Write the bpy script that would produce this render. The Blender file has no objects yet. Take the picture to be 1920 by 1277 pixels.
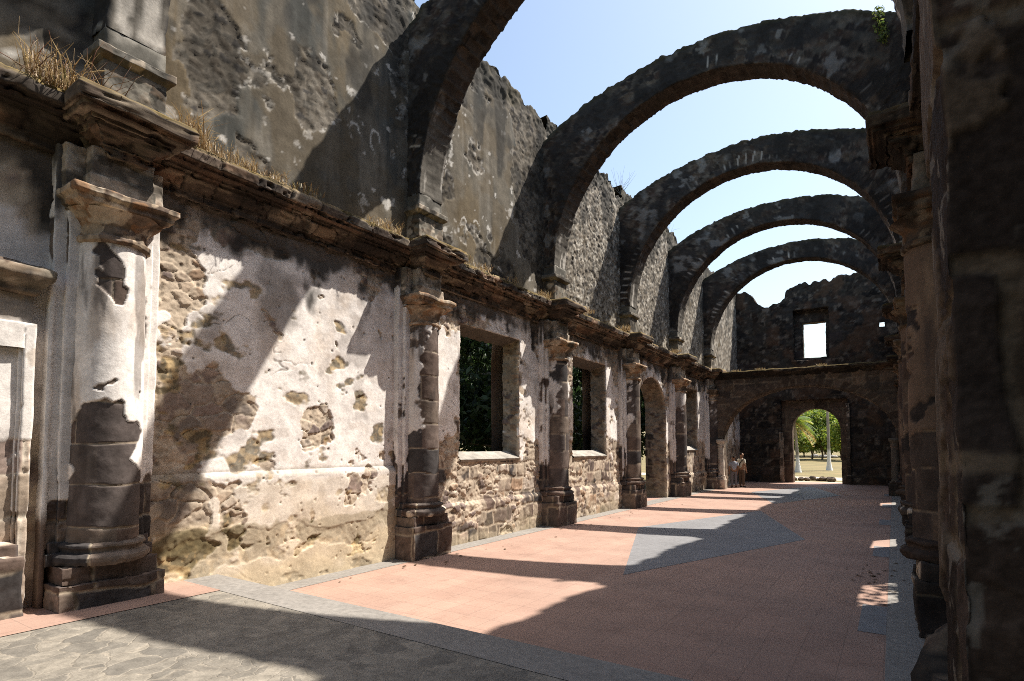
import bpy, math, random
import numpy as np

# ------------------------------------------------------------------ camera, sky, sun, exposure
SC = bpy.context.scene
COL = SC.collection
H = 2.05
cam_d = bpy.data.cameras.new("camera")
cam = bpy.data.objects.new("camera", cam_d)
COL.objects.link(cam)
cam.location = (0, 0, H)
cam.rotation_euler = (math.pi / 2 + 0.0537, 0, 0.5876)
cam_d.sensor_width = 36
cam_d.lens = 1073.4 / 1920 * 36
cam_d.shift_y = 142.3 / 1920
cam_d.clip_start = 0.05
cam_d.clip_end = 3000
SC.camera = cam

SUN_A, SUN_B = 0.404, 0.497            # metres towards +x / +y the sun ray rises over, per metre of height
el = math.atan(1 / math.hypot(SUN_A, SUN_B))
W = bpy.data.worlds.new("World")
SC.world = W
W.use_nodes = True
nt = W.node_tree
bg = nt.nodes["Background"]
sky = nt.nodes.new("ShaderNodeTexSky")
sky.sky_type = 'NISHITA'
sky.sun_disc = False
sky.sun_elevation = el
sky.sun_rotation = math.atan2(SUN_A, SUN_B)
sky.air_density = 1.4
sky.dust_density = 2.0
sky.ozone_density = 0.0
nt.links.new(sky.outputs[0], bg.inputs[0])
bg.inputs[1].default_value = 0.115
sun_d = bpy.data.lights.new("sun", 'SUN')
sun_d.energy = 5.0
sun_d.angle = math.radians(0.55)
sun_d.color = (1.0, 0.945, 0.87)
sun = bpy.data.objects.new("sun", sun_d)
COL.objects.link(sun)
from mathutils import Vector
sun.location = (20, 25, 50)
sun.rotation_euler = Vector((SUN_A, SUN_B, 1)).to_track_quat('Z', 'Y').to_euler()
vs = SC.view_settings
vs.view_transform = 'Standard'
vs.look = 'None'
vs.gamma = 1
vs.exposure = 0.88
SC.cycles.max_bounces = 6
SC.cycles.caustics_reflective = False
SC.cycles.caustics_refractive = False
SC.cycles.diffuse_bounces = 4
SC.cycles.use_denoising = False
SC.cycles.filter_width = 0.95
SC.cycles.use_adaptive_sampling = False
SC.cycles.denoising_prefilter = 'ACCURATE'
SC.cycles.sample_clamp_indirect = 4.0

random.seed(7)
RNG = np.random.default_rng(11)

# ------------------------------------------------------------------ numpy noise
def _hash(ix, iy, iz, s):
    h = (ix.astype(np.int64) * 374761393 + iy.astype(np.int64) * 668265263 + iz.astype(np.int64) * 1103515245 + s * 69069 + 12345)
    h = h.astype(np.uint64).astype(np.uint32)
    h ^= h >> np.uint32(13)
    h *= np.uint32(1274126177)
    h ^= h >> np.uint32(16)
    h *= np.uint32(2246822519)
    h ^= h >> np.uint32(15)
    return h.astype(np.float64) / 4294967296.0

def vn(P, seed=0):
    if P.shape[1] == 2:
        P = np.concatenate([P, np.zeros((len(P), 1))], 1)
    i = np.floor(P)
    f = P - i
    u = f * f * f * (f * (f * 6 - 15) + 10)
    x, y, z = i[:, 0], i[:, 1], i[:, 2]
    flat = not np.any(f[:, 2])
    def lay(dz):
        a = _hash(x, y, z + dz, seed); b = _hash(x + 1, y, z + dz, seed)
        c = _hash(x, y + 1, z + dz, seed); d = _hash(x + 1, y + 1, z + dz, seed)
        ab = a + (b - a) * u[:, 0]; cd = c + (d - c) * u[:, 0]
        return ab + (cd - ab) * u[:, 1]
    l0 = lay(0)
    if flat:
        return l0
    return l0 + (lay(1) - l0) * u[:, 2]

def fbm(P, octv=3, seed=0, gain=0.5):
    a, t, s = 1.0, 0.0, 0.0
    Q = P.copy()
    for k in range(octv):
        s = s + a * vn(Q + 17.3 * k, seed + k)
        t += a
        a *= gain
        Q = Q * 2.03
    return s / t

def sstep(a, b, x):
    t = np.clip((x - a) / (b - a), 0, 1)
    return t * t * (3 - 2 * t)

def lerp(a, b, m):
    if np.ndim(a) == 2 or np.ndim(b) == 2 or (np.ndim(a) == 1 and len(np.shape(a)) == 1 and np.shape(a)[0] == 3 and np.shape(m)[0] != 3):
        m = m[:, None]
    return a + (b - a) * m

def worley(S, seed):
    i = np.floor(S)
    f1 = np.full(len(S), 9.0); f2 = np.full(len(S), 9.0)
    rid = np.zeros(len(S)); rid2 = np.zeros(len(S))
    zz = np.zeros(len(S))
    for dx in (-1, 0, 1):
        for dy in (-1, 0, 1):
            cx, cy = i[:, 0] + dx, i[:, 1] + dy
            h1 = _hash(cx, cy, zz, seed); h2 = _hash(cx, cy, zz, seed + 7)
            d = np.hypot(cx + .1 + .8 * h1 - S[:, 0], cy + .1 + .8 * h2 - S[:, 1])
            near = d < f1
            f2 = np.where(near, f1, np.minimum(f2, d))
            rid = np.where(near, _hash(cx, cy, zz, seed + 3), rid)
            rid2 = np.where(near, _hash(cx, cy, zz, seed + 5), rid2)
            f1 = np.where(near, d, f1)
    return f1, f2, rid, rid2

def pick(pal, r):
    pal = np.array(pal)
    k = np.minimum((r * len(pal)).astype(int), len(pal) - 1)
    fr = r * len(pal) - k
    return pal[k] * (0.8 + 0.4 * fr)[:, None]

BASALT = [(.085, .070, .064), (.12, .092, .078), (.062, .056, .054), (.118, .086, .070), (.10, .082, .072), (.16, .125, .10)]
SANDY = [(.42, .33, .25), (.27, .20, .155), (.50, .42, .34), (.19, .145, .125), (.36, .25, .17), (.22, .17, .15)]
GREYR = [(.09, .081, .067), (.135, .118, .096), (.064, .058, .052), (.17, .15, .122), (.105, .088, .068)]
DARKR = [(.052, .044, .038), (.075, .061, .05), (.036, .032, .03), (.10, .078, .06), (.064, .047, .038)]
WHITE = np.array((.80, .745, .69))
MORT_S = np.array((.50, .41, .31))
MORT_G = np.array((.15, .13, .103))

def rubble(S, P, size, pal, mortar, seed, asp=1.45, depth=.024, gap=(.04, .13), pm=.0):
    wrp = np.stack([vn(S * 2.2, seed + 50), vn(S * 2.2 + 9, seed + 51)], 1) - .5
    wr2 = np.stack([vn(S * 9, seed + 52), vn(S * 9 + 9, seed + 53)], 1) - .5
    f1, f2, r, r2 = worley((S + wrp * size * .9 + wr2 * size * .22) / np.array([size * asp, size]), seed)
    e = f2 - f1
    m = sstep(gap[0], gap[1], e)
    n = fbm(P * 9, 3, seed + 60)
    nf = fbm(P * 24, 3, seed + 61)
    if pm: m = m * (r2 > pm)
    pit = sstep(.60, .72, fbm(P * 13, 3, seed + 62))
    c = lerp(np.asarray(mortar)[None, :] * (.55 + .5 * n + .4 * nf)[:, None], pick(pal, r) * (.35 + .6 * n + .7 * nf)[:, None], m)
    c = lerp(c, c * .42, pit * (1 - .6 * m))
    d = -depth + m * (.45 * depth + depth * 1.1 * r2) + (n - .5) * depth * .9 + (nf - .5) * depth * 1.3 - pit * (1 - m) * depth * .5
    return c, d

def ashlar(S, P, h, w, pal, mortar, seed, depth=.014, gap=.022):
    t = S[:, 1] / h + .22 * (vn(S * .55, seed + 40) - .5) + .10 * (vn(S * 5, seed + 41) - .5)
    row = np.floor(t); ft = t - row
    z0 = np.zeros(len(S))
    wr = w * (.65 + .7 * _hash(row, z0, z0, seed))
    s = S[:, 0] / wr + 13 * _hash(row, z0 + 3, z0, seed) + .08 * (vn(S * 5 + 3, seed + 42) - .5)
    cl = np.floor(s); fs = s - cl
    e = np.minimum(np.minimum(ft, 1 - ft) * h, np.minimum(fs, 1 - fs) * wr)
    r = _hash(cl, row, z0, seed + 1); r2 = _hash(cl, row, z0, seed + 2)
    n = fbm(P * 8, 3, seed + 43)
    m = sstep(gap * .35, gap, e + (n - .5) * gap * .8)
    nf = fbm(P * 27, 3, seed + 44)
    broken = sstep(.60, .66, fbm(P * 3.1, 3, seed + 45))          # joints lost under dirt
    mc = lerp(np.asarray(mortar)[None, :] * (.5 + .7 * n + .3 * nf)[:, None], np.asarray(mortar)[None, :] * .35 + 0 * n[:, None], broken)
    c = lerp(mc, pick(pal, r) * (.35 + .7 * n + .6 * nf)[:, None], m)
    chip = sstep(.63, .70, fbm(P * 6.5 + 9, 3, seed + 46))
    c = lerp(c, c * 1.5, chip * m * .5)
    d = -depth + m * (depth * .5 + depth * .9 * r2) + (n - .5) * .012 + (nf - .5) * .008 - chip * .008
    return c, d

def blobs(S, lst, seed):
    f = np.zeros(len(S))
    w = np.stack([fbm(S * 3.0, 3, seed), fbm(S * 3.0 + 31, 3, seed + 1)], 1) - .5
    Q = S + w * .45
    for (s, t, rs, rt, a) in lst:
        q = np.hypot((Q[:, 0] - s) / rs, (Q[:, 1] - t) / rt)
        f = f + a * sstep(1.25, .75, q)
    return f

# ------------------------------------------------------------------ mesh building
MIRX = -7.05          # x -> MIRX - x turns the left side of the nave into the right side

class Build:
    def __init__(s):
        s.V = []; s.F = []; s.S = []; s.n = 0; s.hasS = False
    def grid(s, G, S=None, flip=False):
        nu, nv = G.shape[:2]
        idx = s.n + np.arange(nu * nv).reshape(nu, nv)
        a, b, c, d = idx[:-1, :-1], idx[1:, :-1], idx[1:, 1:], idx[:-1, 1:]
        q = np.stack([a, b, c, d], -1).reshape(-1, 4)
        if flip: q = q[:, ::-1]
        s.V.append(G.reshape(-1, 3)); s.F.append(q)
        if S is not None: s.hasS = True
        s.S.append(np.full((nu * nv, 2), np.nan) if S is None else np.asarray(S, float).reshape(-1, 2))
        s.n += nu * nv
    def raw(s, V, F, S=None):
        s.V.append(np.asarray(V, float)); s.F.append(np.asarray(F) + s.n)
        s.S.append(np.full((len(V), 2), np.nan) if S is None else S)
        s.n += len(V)
    def box(s, x0, x1, y0, y1, z0, z1, res, skip=''):
        def ln(a, b): return np.linspace(a, b, max(2, int(round((b - a) / res)) + 1))
        X, Y, Z = ln(x0, x1), ln(y0, y1), ln(z0, z1)
        def g(A, B, f):
            a, b = np.meshgrid(A, B, indexing='ij'); return np.stack(f(a, b), -1)
        o = lambda a, v: np.full_like(a, v)
        if 'x' not in skip: s.grid(g(Y, Z, lambda a, b: (o(a, x0), a, b)), flip=True)
        if 'X' not in skip: s.grid(g(Y, Z, lambda a, b: (o(a, x1), a, b)))
        if 'y' not in skip: s.grid(g(X, Z, lambda a, b: (a, o(a, y0), b)))
        if 'Y' not in skip: s.grid(g(X, Z, lambda a, b: (a, o(a, y1), b)), flip=True)
        if 'z' not in skip: s.grid(g(X, Y, lambda a, b: (a, b, o(a, z0))), flip=True)
        if 'Z' not in skip: s.grid(g(X, Y, lambda a, b: (a, b, o(a, z1))))
    def lathe(s, ax, ay, prof, res, a0=-math.pi * .62, a1=math.pi * .62):
        prof = refine(prof, res)
        rm = max(p[0] for p in prof)
        na = max(10, int((a1 - a0) * rm / res))
        A = np.linspace(a0, a1, na)
        R = np.array([p[0] for p in prof]); Z = np.array([p[1] for p in prof])
        G = np.stack([ax + np.cos(A)[:, None] * R, ay + np.sin(A)[:, None] * R, np.broadcast_to(Z, (na, len(Z)))], -1)
        S = np.stack([np.broadcast_to((A * rm)[:, None], (na, len(Z))), np.broadcast_to(Z, (na, len(Z)))], -1)
        s.grid(G, S)
    def ring(s, xw, xf, y0, y1, prof, res, cap=True):
        # moulding with profile (projection, z) round three sides of a block whose front is at xf
        prof = refine(prof, res)
        path = []
        for e, z in prof:
            c = [(xw, y0 - e), (xf + e, y0 - e), (xf + e, y1 + e), (xw, y1 + e)]
            path.append((c, z))
        L = [max(2, int(abs(xf - xw + .1) / res)), max(2, int((y1 - y0 + .1) / res)), max(2, int(abs(xf - xw + .1) / res))]
        cols = []
        for k in range(3):
            for t in np.linspace(0, 1, L[k] + 1)[(0 if k == 0 else 1):]:
                cols.append((k, t))
        G = np.zeros((len(cols), len(path), 3))
        for j, (c, z) in enumerate(path):
            for i, (k, t) in enumerate(cols):
                G[i, j] = (c[k][0] + (c[k + 1][0] - c[k][0]) * t, c[k][1] + (c[k + 1][1] - c[k][1]) * t, z)
        s.grid(G)
        for j, fl in ((-1, False), (0, True)):
            c, z = path[j]
            X = np.linspace(c[0][0], c[1][0], L[0] + 1); Y = np.linspace(c[1][1], c[2][1], L[1] + 1)
            a, b = np.meshgrid(X, Y, indexing='ij')
            s.grid(np.stack([a, b, np.full_like(a, z)], -1), flip=fl)
    def sweep(s, y0, y1, xw, prof, res):
        prof = refine(prof, res)
        Y = np.linspace(y0, y1, max(2, int((y1 - y0) / res) + 1))
        e = np.array([p[0] for p in prof]); z = np.array([p[1] for p in prof])
        G = np.stack([np.broadcast_to(xw + e, (len(Y), len(e))), np.broadcast_to(Y[:, None], (len(Y), len(e))), np.broadcast_to(z, (len(Y), len(e)))], -1)
        s.grid(G)
    def tube(s, pts, rad, n=8, caps=True):
        pts = np.asarray(pts, float); rad = np.broadcast_to(np.asarray(rad, float), (len(pts),))
        rings = []
        for i, p in enumerate(pts):
            d = pts[min(i + 1, len(pts) - 1)] - pts[max(i - 1, 0)]
            d = d / (np.linalg.norm(d) + 1e-9)
            u = np.cross(d, (0.31, .95, .05) if abs(d[1]) < .8 else (1, 0, .1)); u /= np.linalg.norm(u)
            v = np.cross(d, u)
            a = np.linspace(0, 2 * np.pi, n + 1)
            rings.append(p + rad[i] * (np.cos(a)[:, None] * u + np.sin(a)[:, None] * v))
        G = np.array(rings).transpose(1, 0, 2)
        s.grid(G)
        if caps:
            for k, fl in ((-1, False), (0, True)):
                C = np.array(rings[k])
                s.grid(np.stack([np.broadcast_to(pts[k], C.shape), C], 1).transpose(1, 0, 2), flip=not fl)

def refine(prof, res):
    out = [tuple(prof[0])]
    for a, b in zip(prof[:-1], prof[1:]):
        n = max(1, int(math.ceil(math.hypot(b[0] - a[0], b[1] - a[1]) / res)))
        for k in range(1, n + 1):
            out.append((a[0] + (b[0] - a[0]) * k / n, a[1] + (b[1] - a[1]) * k / n))
    return out

def new_mesh(name, V, F, col=None, smooth=True):
    me = bpy.data.meshes.new(name)
    F = np.asarray(F, np.int32); nf, k = F.shape
    me.vertices.add(len(V)); me.vertices.foreach_set('co', np.asarray(V, np.float32).ravel())
    me.loops.add(nf * k); me.loops.foreach_set('vertex_index', F.ravel())
    me.polygons.add(nf); me.polygons.foreach_set('loop_start', np.arange(0, nf * k, k, dtype=np.int32))
    me.polygons.foreach_set('use_smooth', np.full(nf, smooth))
    if col is not None:
        at = me.color_attributes.new('Col', 'FLOAT_COLOR', 'POINT')
        c4 = np.ones((len(V), 4), np.float32); c4[:, :3] = np.clip(col, .01, .95)
        at.data.foreach_set('color', c4.ravel())
    me.update(calc_edges=True)
    me.validate(clean_customdata=False)
    return me

def finish(name, B, style, mat, parent=None, mirror=False, jag=0.0, jf=3.0, seed=0, label=None, smooth=True, loc=None):
    V = np.concatenate(B.V); F = np.concatenate(B.F); S = np.concatenate(B.S)
    key = np.round(V * 2000).astype(np.int64)
    _, first, inv = np.unique(key, axis=0, return_index=True, return_inverse=True)
    inv = inv.ravel()
    V = V[first]; S = S[first]; F = inv[F]
    ok = (F[:, 0] != F[:, 2]) & (F[:, 1] != F[:, 3])
    F = F[ok]
    d1 = V[F[:, 2]] - V[F[:, 0]]; d2 = V[F[:, 3]] - V[F[:, 1]]
    fn = np.cross(d1, d2)
    N = np.zeros_like(V)
    for k in range(4): np.add.at(N, F[:, k], fn)
    N /= (np.linalg.norm(N, axis=1)[:, None] + 1e-12)
    bad = np.isnan(S[:, 0])
    if bad.any():
        ax = np.abs(N)
        s = np.where(ax[:, 0] >= ax[:, 1] * .98, V[:, 1], V[:, 0] + 40)
        t = V[:, 2].copy()
        top = (ax[:, 2] > .9)
        s = np.where(top, V[:, 0], s); t = np.where(top, V[:, 1], t)
        S = np.where(bad[:, None], np.stack([s, t], 1), S)
    c, d = style(V, N, S)
    P = V + N * d[:, None]
    if jag:
        P = P + jag * 2 * (np.stack([fbm(V * jf + 5, 3, seed + 1), fbm(V * jf + 15, 3, seed + 2), fbm(V * jf + 25, 3, seed + 3)], 1) - .5)
    if mirror:
        P[:, 0] = MIRX - P[:, 0]; F = F[:, ::-1]
    base = np.zeros(3)
    if loc is not None: base = np.asarray(loc, float)
    o = bpy.data.objects.new(name, new_mesh(name, P - base, F, c, smooth))
    o.location = base
    COL.objects.link(o)
    o.data.materials.append(mat)
    if parent is not None:
        o.parent = parent
        o.location = base - np.array(parent.location)
    if label: o['label'] = label
    return o

def thing(name, label, cat, loc=(0, 0, 0), group=None):
    o = bpy.data.objects.new(name, None); COL.objects.link(o)
    o.location = loc; o.empty_display_size = .3
    o['label'] = label; o['category'] = cat
    if group: o['group'] = group
    return o

def tag(o, label, cat, group=None, kind=None):
    o['label'] = label; o['category'] = cat
    if group: o['group'] = group
    if kind: o['kind'] = kind
    return o

def struct(o, kind='structure'):
    o['kind'] = kind; return o

# ------------------------------------------------------------------ materials
def nodes_mat(name):
    m = bpy.data.materials.new(name); m.use_nodes = True
    t = m.node_tree; b = t.nodes['Principled BSDF']
    return m, t, b

def N_(t, typ, **kw):
    n = t.nodes.new(typ)
    for k, v in kw.items():
        if k.startswith('i_'): n.inputs[k[2:].replace('_', ' ')].default_value = v
        else: setattr(n, k, v)
    return n

def mul_noise(t, col_out, scale, lo, hi, detail=5.0, coord='Object', rough=.6):
    tc = N_(t, 'ShaderNodeTexCoord')
    nz = N_(t, 'ShaderNodeTexNoise', i_Scale=scale, i_Detail=detail, i_Roughness=rough)
    t.links.new(tc.outputs[coord], nz.inputs['Vector'])
    mr = N_(t, 'ShaderNodeMapRange')
    mr.inputs[1].default_value = .25; mr.inputs[2].default_value = .75
    mr.inputs[3].default_value = lo; mr.inputs[4].default_value = hi
    t.links.new(nz.outputs[0], mr.inputs[0])
    mx = N_(t, 'ShaderNodeMixRGB', blend_type='MULTIPLY'); mx.inputs[0].default_value = 1
    t.links.new(col_out, mx.inputs[1]); t.links.new(mr.outputs[0], mx.inputs[2])
    return mx.outputs[0], nz

def bump(t, b, h_out, strength, dist):
    bp = N_(t, 'ShaderNodeBump'); bp.inputs['Strength'].default_value = strength; bp.inputs['Distance'].default_value = dist
    t.links.new(h_out, bp.inputs['Height']); t.links.new(bp.outputs[0], b.inputs['Normal'])

def mat_masonry(name='weathered_masonry'):
    m, t, b = nodes_mat(name)
    at = N_(t, 'ShaderNodeAttribute', attribute_name='Col')
    o, n1 = mul_noise(t, at.outputs['Color'], 22, .80, 1.17, 8, rough=.66)
    o, n3 = mul_noise(t, o, 80, .88, 1.12, 4)
    o, n2 = mul_noise(t, o, 4.5, .82, 1.16, 4)
    t.links.new(o, b.inputs['Base Color'])
    b.inputs['Roughness'].default_value = .93
    b.inputs['Specular IOR Level'].default_value = .06
    bump(t, b, n1.outputs[0], .42, .008)
    return m

def mat_attr(name, rough=.9, scale=20, lo=.75, hi=1.2, spec=.2):
    m, t, b = nodes_mat(name)
    at = N_(t, 'ShaderNodeAttribute', attribute_name='Col')
    o, n1 = mul_noise(t, at.outputs['Color'], scale, lo, hi, 4)
    t.links.new(o, b.inputs['Base Color']); b.inputs['Roughness'].default_value = rough
    b.inputs['Specular IOR Level'].default_value = spec
    return m

def mat_leaf(name, trans=.45):
    m, t, b = nodes_mat(name)
    at = N_(t, 'ShaderNodeAttribute', attribute_name='Col')
    o, n1 = mul_noise(t, at.outputs['Color'], 6, .7, 1.25, 3)
    t.links.new(o, b.inputs['Base Color']); b.inputs['Roughness'].default_value = .55
    tr = N_(t, 'ShaderNodeBsdfTranslucent'); t.links.new(o, tr.inputs[0])
    mx = N_(t, 'ShaderNodeMixShader'); mx.inputs[0].default_value = trans
    t.links.new(b.outputs[0], mx.inputs[1]); t.links.new(tr.outputs[0], mx.inputs[2])
    out = t.nodes['Material Output']; t.links.new(mx.outputs[0], out.inputs[0])
    return m

def mat_plain(name, col, rough=.8, scale=12, lo=.8, hi=1.15, bmp=0, spec=.3):
    m, t, b = nodes_mat(name)
    c = N_(t, 'ShaderNodeRGB'); c.outputs[0].default_value = (*col, 1)
    o, n1 = mul_noise(t, c.outputs[0], scale, lo, hi, 5)
    o, n2 = mul_noise(t, o, scale * .12, .85, 1.12, 4)
    t.links.new(o, b.inputs['Base Color']); b.inputs['Roughness'].default_value = rough
    b.inputs['Specular IOR Level'].default_value = spec
    if bmp: bump(t, b, n1.outputs[0], .5, bmp)
    return m

def mat_tile():
    m, t, b = nodes_mat('red_cement_tile')
    tc = N_(t, 'ShaderNodeTexCoord')
    br = N_(t, 'ShaderNodeTexBrick', offset=0.0, squash=1.0)
    br.inputs['Scale'].default_value = 1.0
    br.inputs['Brick Width'].default_value = .355; br.inputs['Row Height'].default_value = .355
    br.inputs['Mortar Size'].default_value = .005; br.inputs['Mortar Smooth'].default_value = .3
    br.inputs['Color1'].default_value = (.385, .248, .188, 1); br.inputs['Color2'].default_value = (.355, .226, .172, 1)
    br.inputs['Mortar'].default_value = (.26, .172, .132, 1)
    mp = N_(t, 'ShaderNodeMapping'); mp.inputs['Location'].default_value = (.14, .06, 0)
    t.links.new(tc.outputs['Object'], mp.inputs[0]); t.links.new(mp.outputs[0], br.inputs['Vector'])
    o, n1 = mul_noise(t, br.outputs['Color'], 1.1, .82, 1.16, 6)
    o, n2 = mul_noise(t, o, 30, .9, 1.08, 3)
    # pale dust
    nz = N_(t, 'ShaderNodeTexNoise', i_Scale=.45, i_Detail=6.0); t.links.new(tc.outputs['Object'], nz.inputs['Vector'])
    mr = N_(t, 'ShaderNodeMapRange'); mr.inputs[1].default_value = .42; mr.inputs[2].default_value = .72; mr.inputs[4].default_value = .45
    t.links.new(nz.outputs[0], mr.inputs[0])
    mx = N_(t, 'ShaderNodeMixRGB'); mx.inputs[2].default_value = (.30, .215, .175, 1)
    t.links.new(mr.outputs[0], mx.inputs[0]); t.links.new(o, mx.inputs[1])
    ns = N_(t, 'ShaderNodeTexNoise', i_Scale=2.1, i_Detail=9.0, i_Roughness=.72); t.links.new(tc.outputs['Object'], ns.inputs['Vector'])
    ms = N_(t, 'ShaderNodeMapRange'); ms.inputs[1].default_value = .54; ms.inputs[2].default_value = .70; ms.inputs[4].default_value = .5
    t.links.new(ns.outputs[0], ms.inputs[0])
    mx2 = N_(t, 'ShaderNodeMixRGB', blend_type='MULTIPLY'); mx2.inputs[2].default_value = (.62, .58, .56, 1)
    t.links.new(ms.outputs[0], mx2.inputs[0]); t.links.new(mx.outputs[0], mx2.inputs[1])
    t.links.new(mx2.outputs[0], b.inputs['Base Color'])
    rr = N_(t, 'ShaderNodeMapRange'); rr.inputs[3].default_value = .62; rr.inputs[4].default_value = .85
    t.links.new(n1.outputs[0], rr.inputs[0]); t.links.new(rr.outputs[0], b.inputs['Roughness'])
    b.inputs['Specular IOR Level'].default_value = .2
    return m

def mat_flag():
    m, t, b = nodes_mat('grey_flagstone')
    tc = N_(t, 'ShaderNodeTexCoord')
    mp = N_(t, 'ShaderNodeMapping'); mp.inputs['Scale'].default_value = (4.0, 4.2, 1); mp.inputs['Rotation'].default_value = (0, 0, .8)
    nz = N_(t, 'ShaderNodeTexNoise', i_Scale=2.5, i_Detail=3.0)
    t.links.new(tc.outputs['Object'], nz.inputs['Vector'])
    ad = N_(t, 'ShaderNodeMixRGB', blend_type='ADD'); ad.inputs[0].default_value = .38
    t.links.new(tc.outputs['Object'], ad.inputs[1]); t.links.new(nz.outputs['Color'], ad.inputs[2])
    t.links.new(ad.outputs[0], mp.inputs[0])
    vo = N_(t, 'ShaderNodeTexVoronoi', feature='DISTANCE_TO_EDGE'); vo.inputs['Scale'].default_value = 1
    v2 = N_(t, 'ShaderNodeTexVoronoi'); v2.inputs['Scale'].default_value = 1
    t.links.new(mp.outputs[0], vo.inputs['Vector']); t.links.new(mp.outputs[0], v2.inputs['Vector'])
    m2 = N_(t, 'ShaderNodeMapping'); m2.inputs['Scale'].default_value = (6.8, 7.4, 1); m2.inputs['Rotation'].default_value = (0, 0, 1.0)
    t.links.new(ad.outputs[0], m2.inputs[0])
    vo2 = N_(t, 'ShaderNodeTexVoronoi', feature='DISTANCE_TO_EDGE'); vo2.inputs['Scale'].default_value = 1
    t.links.new(m2.outputs[0], vo2.inputs['Vector'])
    nm = N_(t, 'ShaderNodeTexNoise', i_Scale=1.1, i_Detail=2.0); t.links.new(tc.outputs['Object'], nm.inputs['Vector'])
    rm = N_(t, 'ShaderNodeMapRange'); rm.inputs[1].default_value = .50; rm.inputs[2].default_value = .54; t.links.new(nm.outputs[0], rm.inputs[0])
    vm = N_(t, 'ShaderNodeMix'); vm.data_type = 'FLOAT'
    t.links.new(rm.outputs[0], vm.inputs[0]); t.links.new(vo.outputs['Distance'], vm.inputs[2]); t.links.new(vo2.outputs['Distance'], vm.inputs[3])
    st = N_(t, 'ShaderNodeMapRange'); st.inputs[1].default_value = .0; st.inputs[2].default_value = .05
    t.links.new(vm.outputs[0], st.inputs[0])
    rp = N_(t, 'ShaderNodeValToRGB')
    rp.color_ramp.elements[0].color = (.15, .135, .112, 1); rp.color_ramp.elements[1].color = (.27, .238, .19, 1)
    sp = N_(t, 'ShaderNodeSeparateColor'); t.links.new(v2.outputs['Color'], sp.inputs[0]); t.links.new(sp.outputs[0], rp.inputs[0])
    mx = N_(t, 'ShaderNodeMixRGB'); mx.inputs[1].default_value = (.27, .235, .185, 1)
    t.links.new(st.outputs[0], mx.inputs[0]); t.links.new(rp.outputs[0], mx.inputs[2])
    o, n1 = mul_noise(t, mx.outputs[0], 9, .62, 1.3, 7)
    o, n2 = mul_noise(t, o, .8, .72, 1.2, 5)
    o, n3 = mul_noise(t, o, 60, .8, 1.18, 3)
    t.links.new(o, b.inputs['Base Color']); b.inputs['Roughness'].default_value = .75
    hm = N_(t, 'ShaderNodeMath', operation='ADD'); t.links.new(st.outputs[0], hm.inputs[0]); t.links.new(n1.outputs[0], hm.inputs[1])
    bump(t, b, hm.outputs[0], .45, .015)
    return m

M_MAS = mat_masonry()
M_TILE = mat_tile()
M_FLAG = mat_flag()
M_CONC = mat_plain('grey_cement', (.245, .225, .20), .7, 14, .72, 1.22, .006)
M_GREYT = mat_plain('grey_inlay_paving', (.205, .20, .20), .62, 10, .8, 1.15)
M_LEAF = mat_leaf('leaf')
M_BARK = mat_attr('bark', .95, 25, .6, 1.3)
M_STRAW = mat_leaf('dry_straw', .3)
M_CLOTH = mat_attr('cloth', .9, 60, .85, 1.1)
M_SKIN = mat_attr('skin', .6, 40, .9, 1.08)
M_STONE = mat_masonry('field_stone')

# ------------------------------------------------------------------ layout of the nave
X_WALL = -7.75        # face of the left wall
X_UP = -7.80          # face of the wall above the cornice
YC = [2.9 + 5.28 * i for i in range(-1, 7)]      # YC[1] is the column nearest the camera
def yc(i): return 2.9 + 5.28 * (i - 1)
PLAT_Z, PLAT_Y = .33, 4.33

# ------------------------------------------------------------------ surface styles
def damp(c, z, P, zt, col, seed, k=.9):
    n = fbm(P * np.array([1.6, 1.6, 2.2]), 4, seed)
    m = sstep(zt + .35, zt - .35, z + (n - .5) * 1.4) * k
    return lerp(c, np.asarray(col)[None, :] * (.55 + .9 * fbm(P * 6, 3, seed + 4))[:, None], m)

def black_stain(c, P, S, zt, amp, seed, k=.9, col=(.040, .036, .032)):
    n = fbm(S * np.array([2.6, .7]), 4, seed); n2 = fbm(S * 2.5, 3, seed + 5)
    m = sstep(.50, .66, n * .6 + n2 * .4 + (S[:, 1] - zt) * amp) * k
    return lerp(c, np.asarray(col)[None, :] * (.6 + .8 * fbm(P * 5, 3, seed + 9))[:, None], m)

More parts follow.
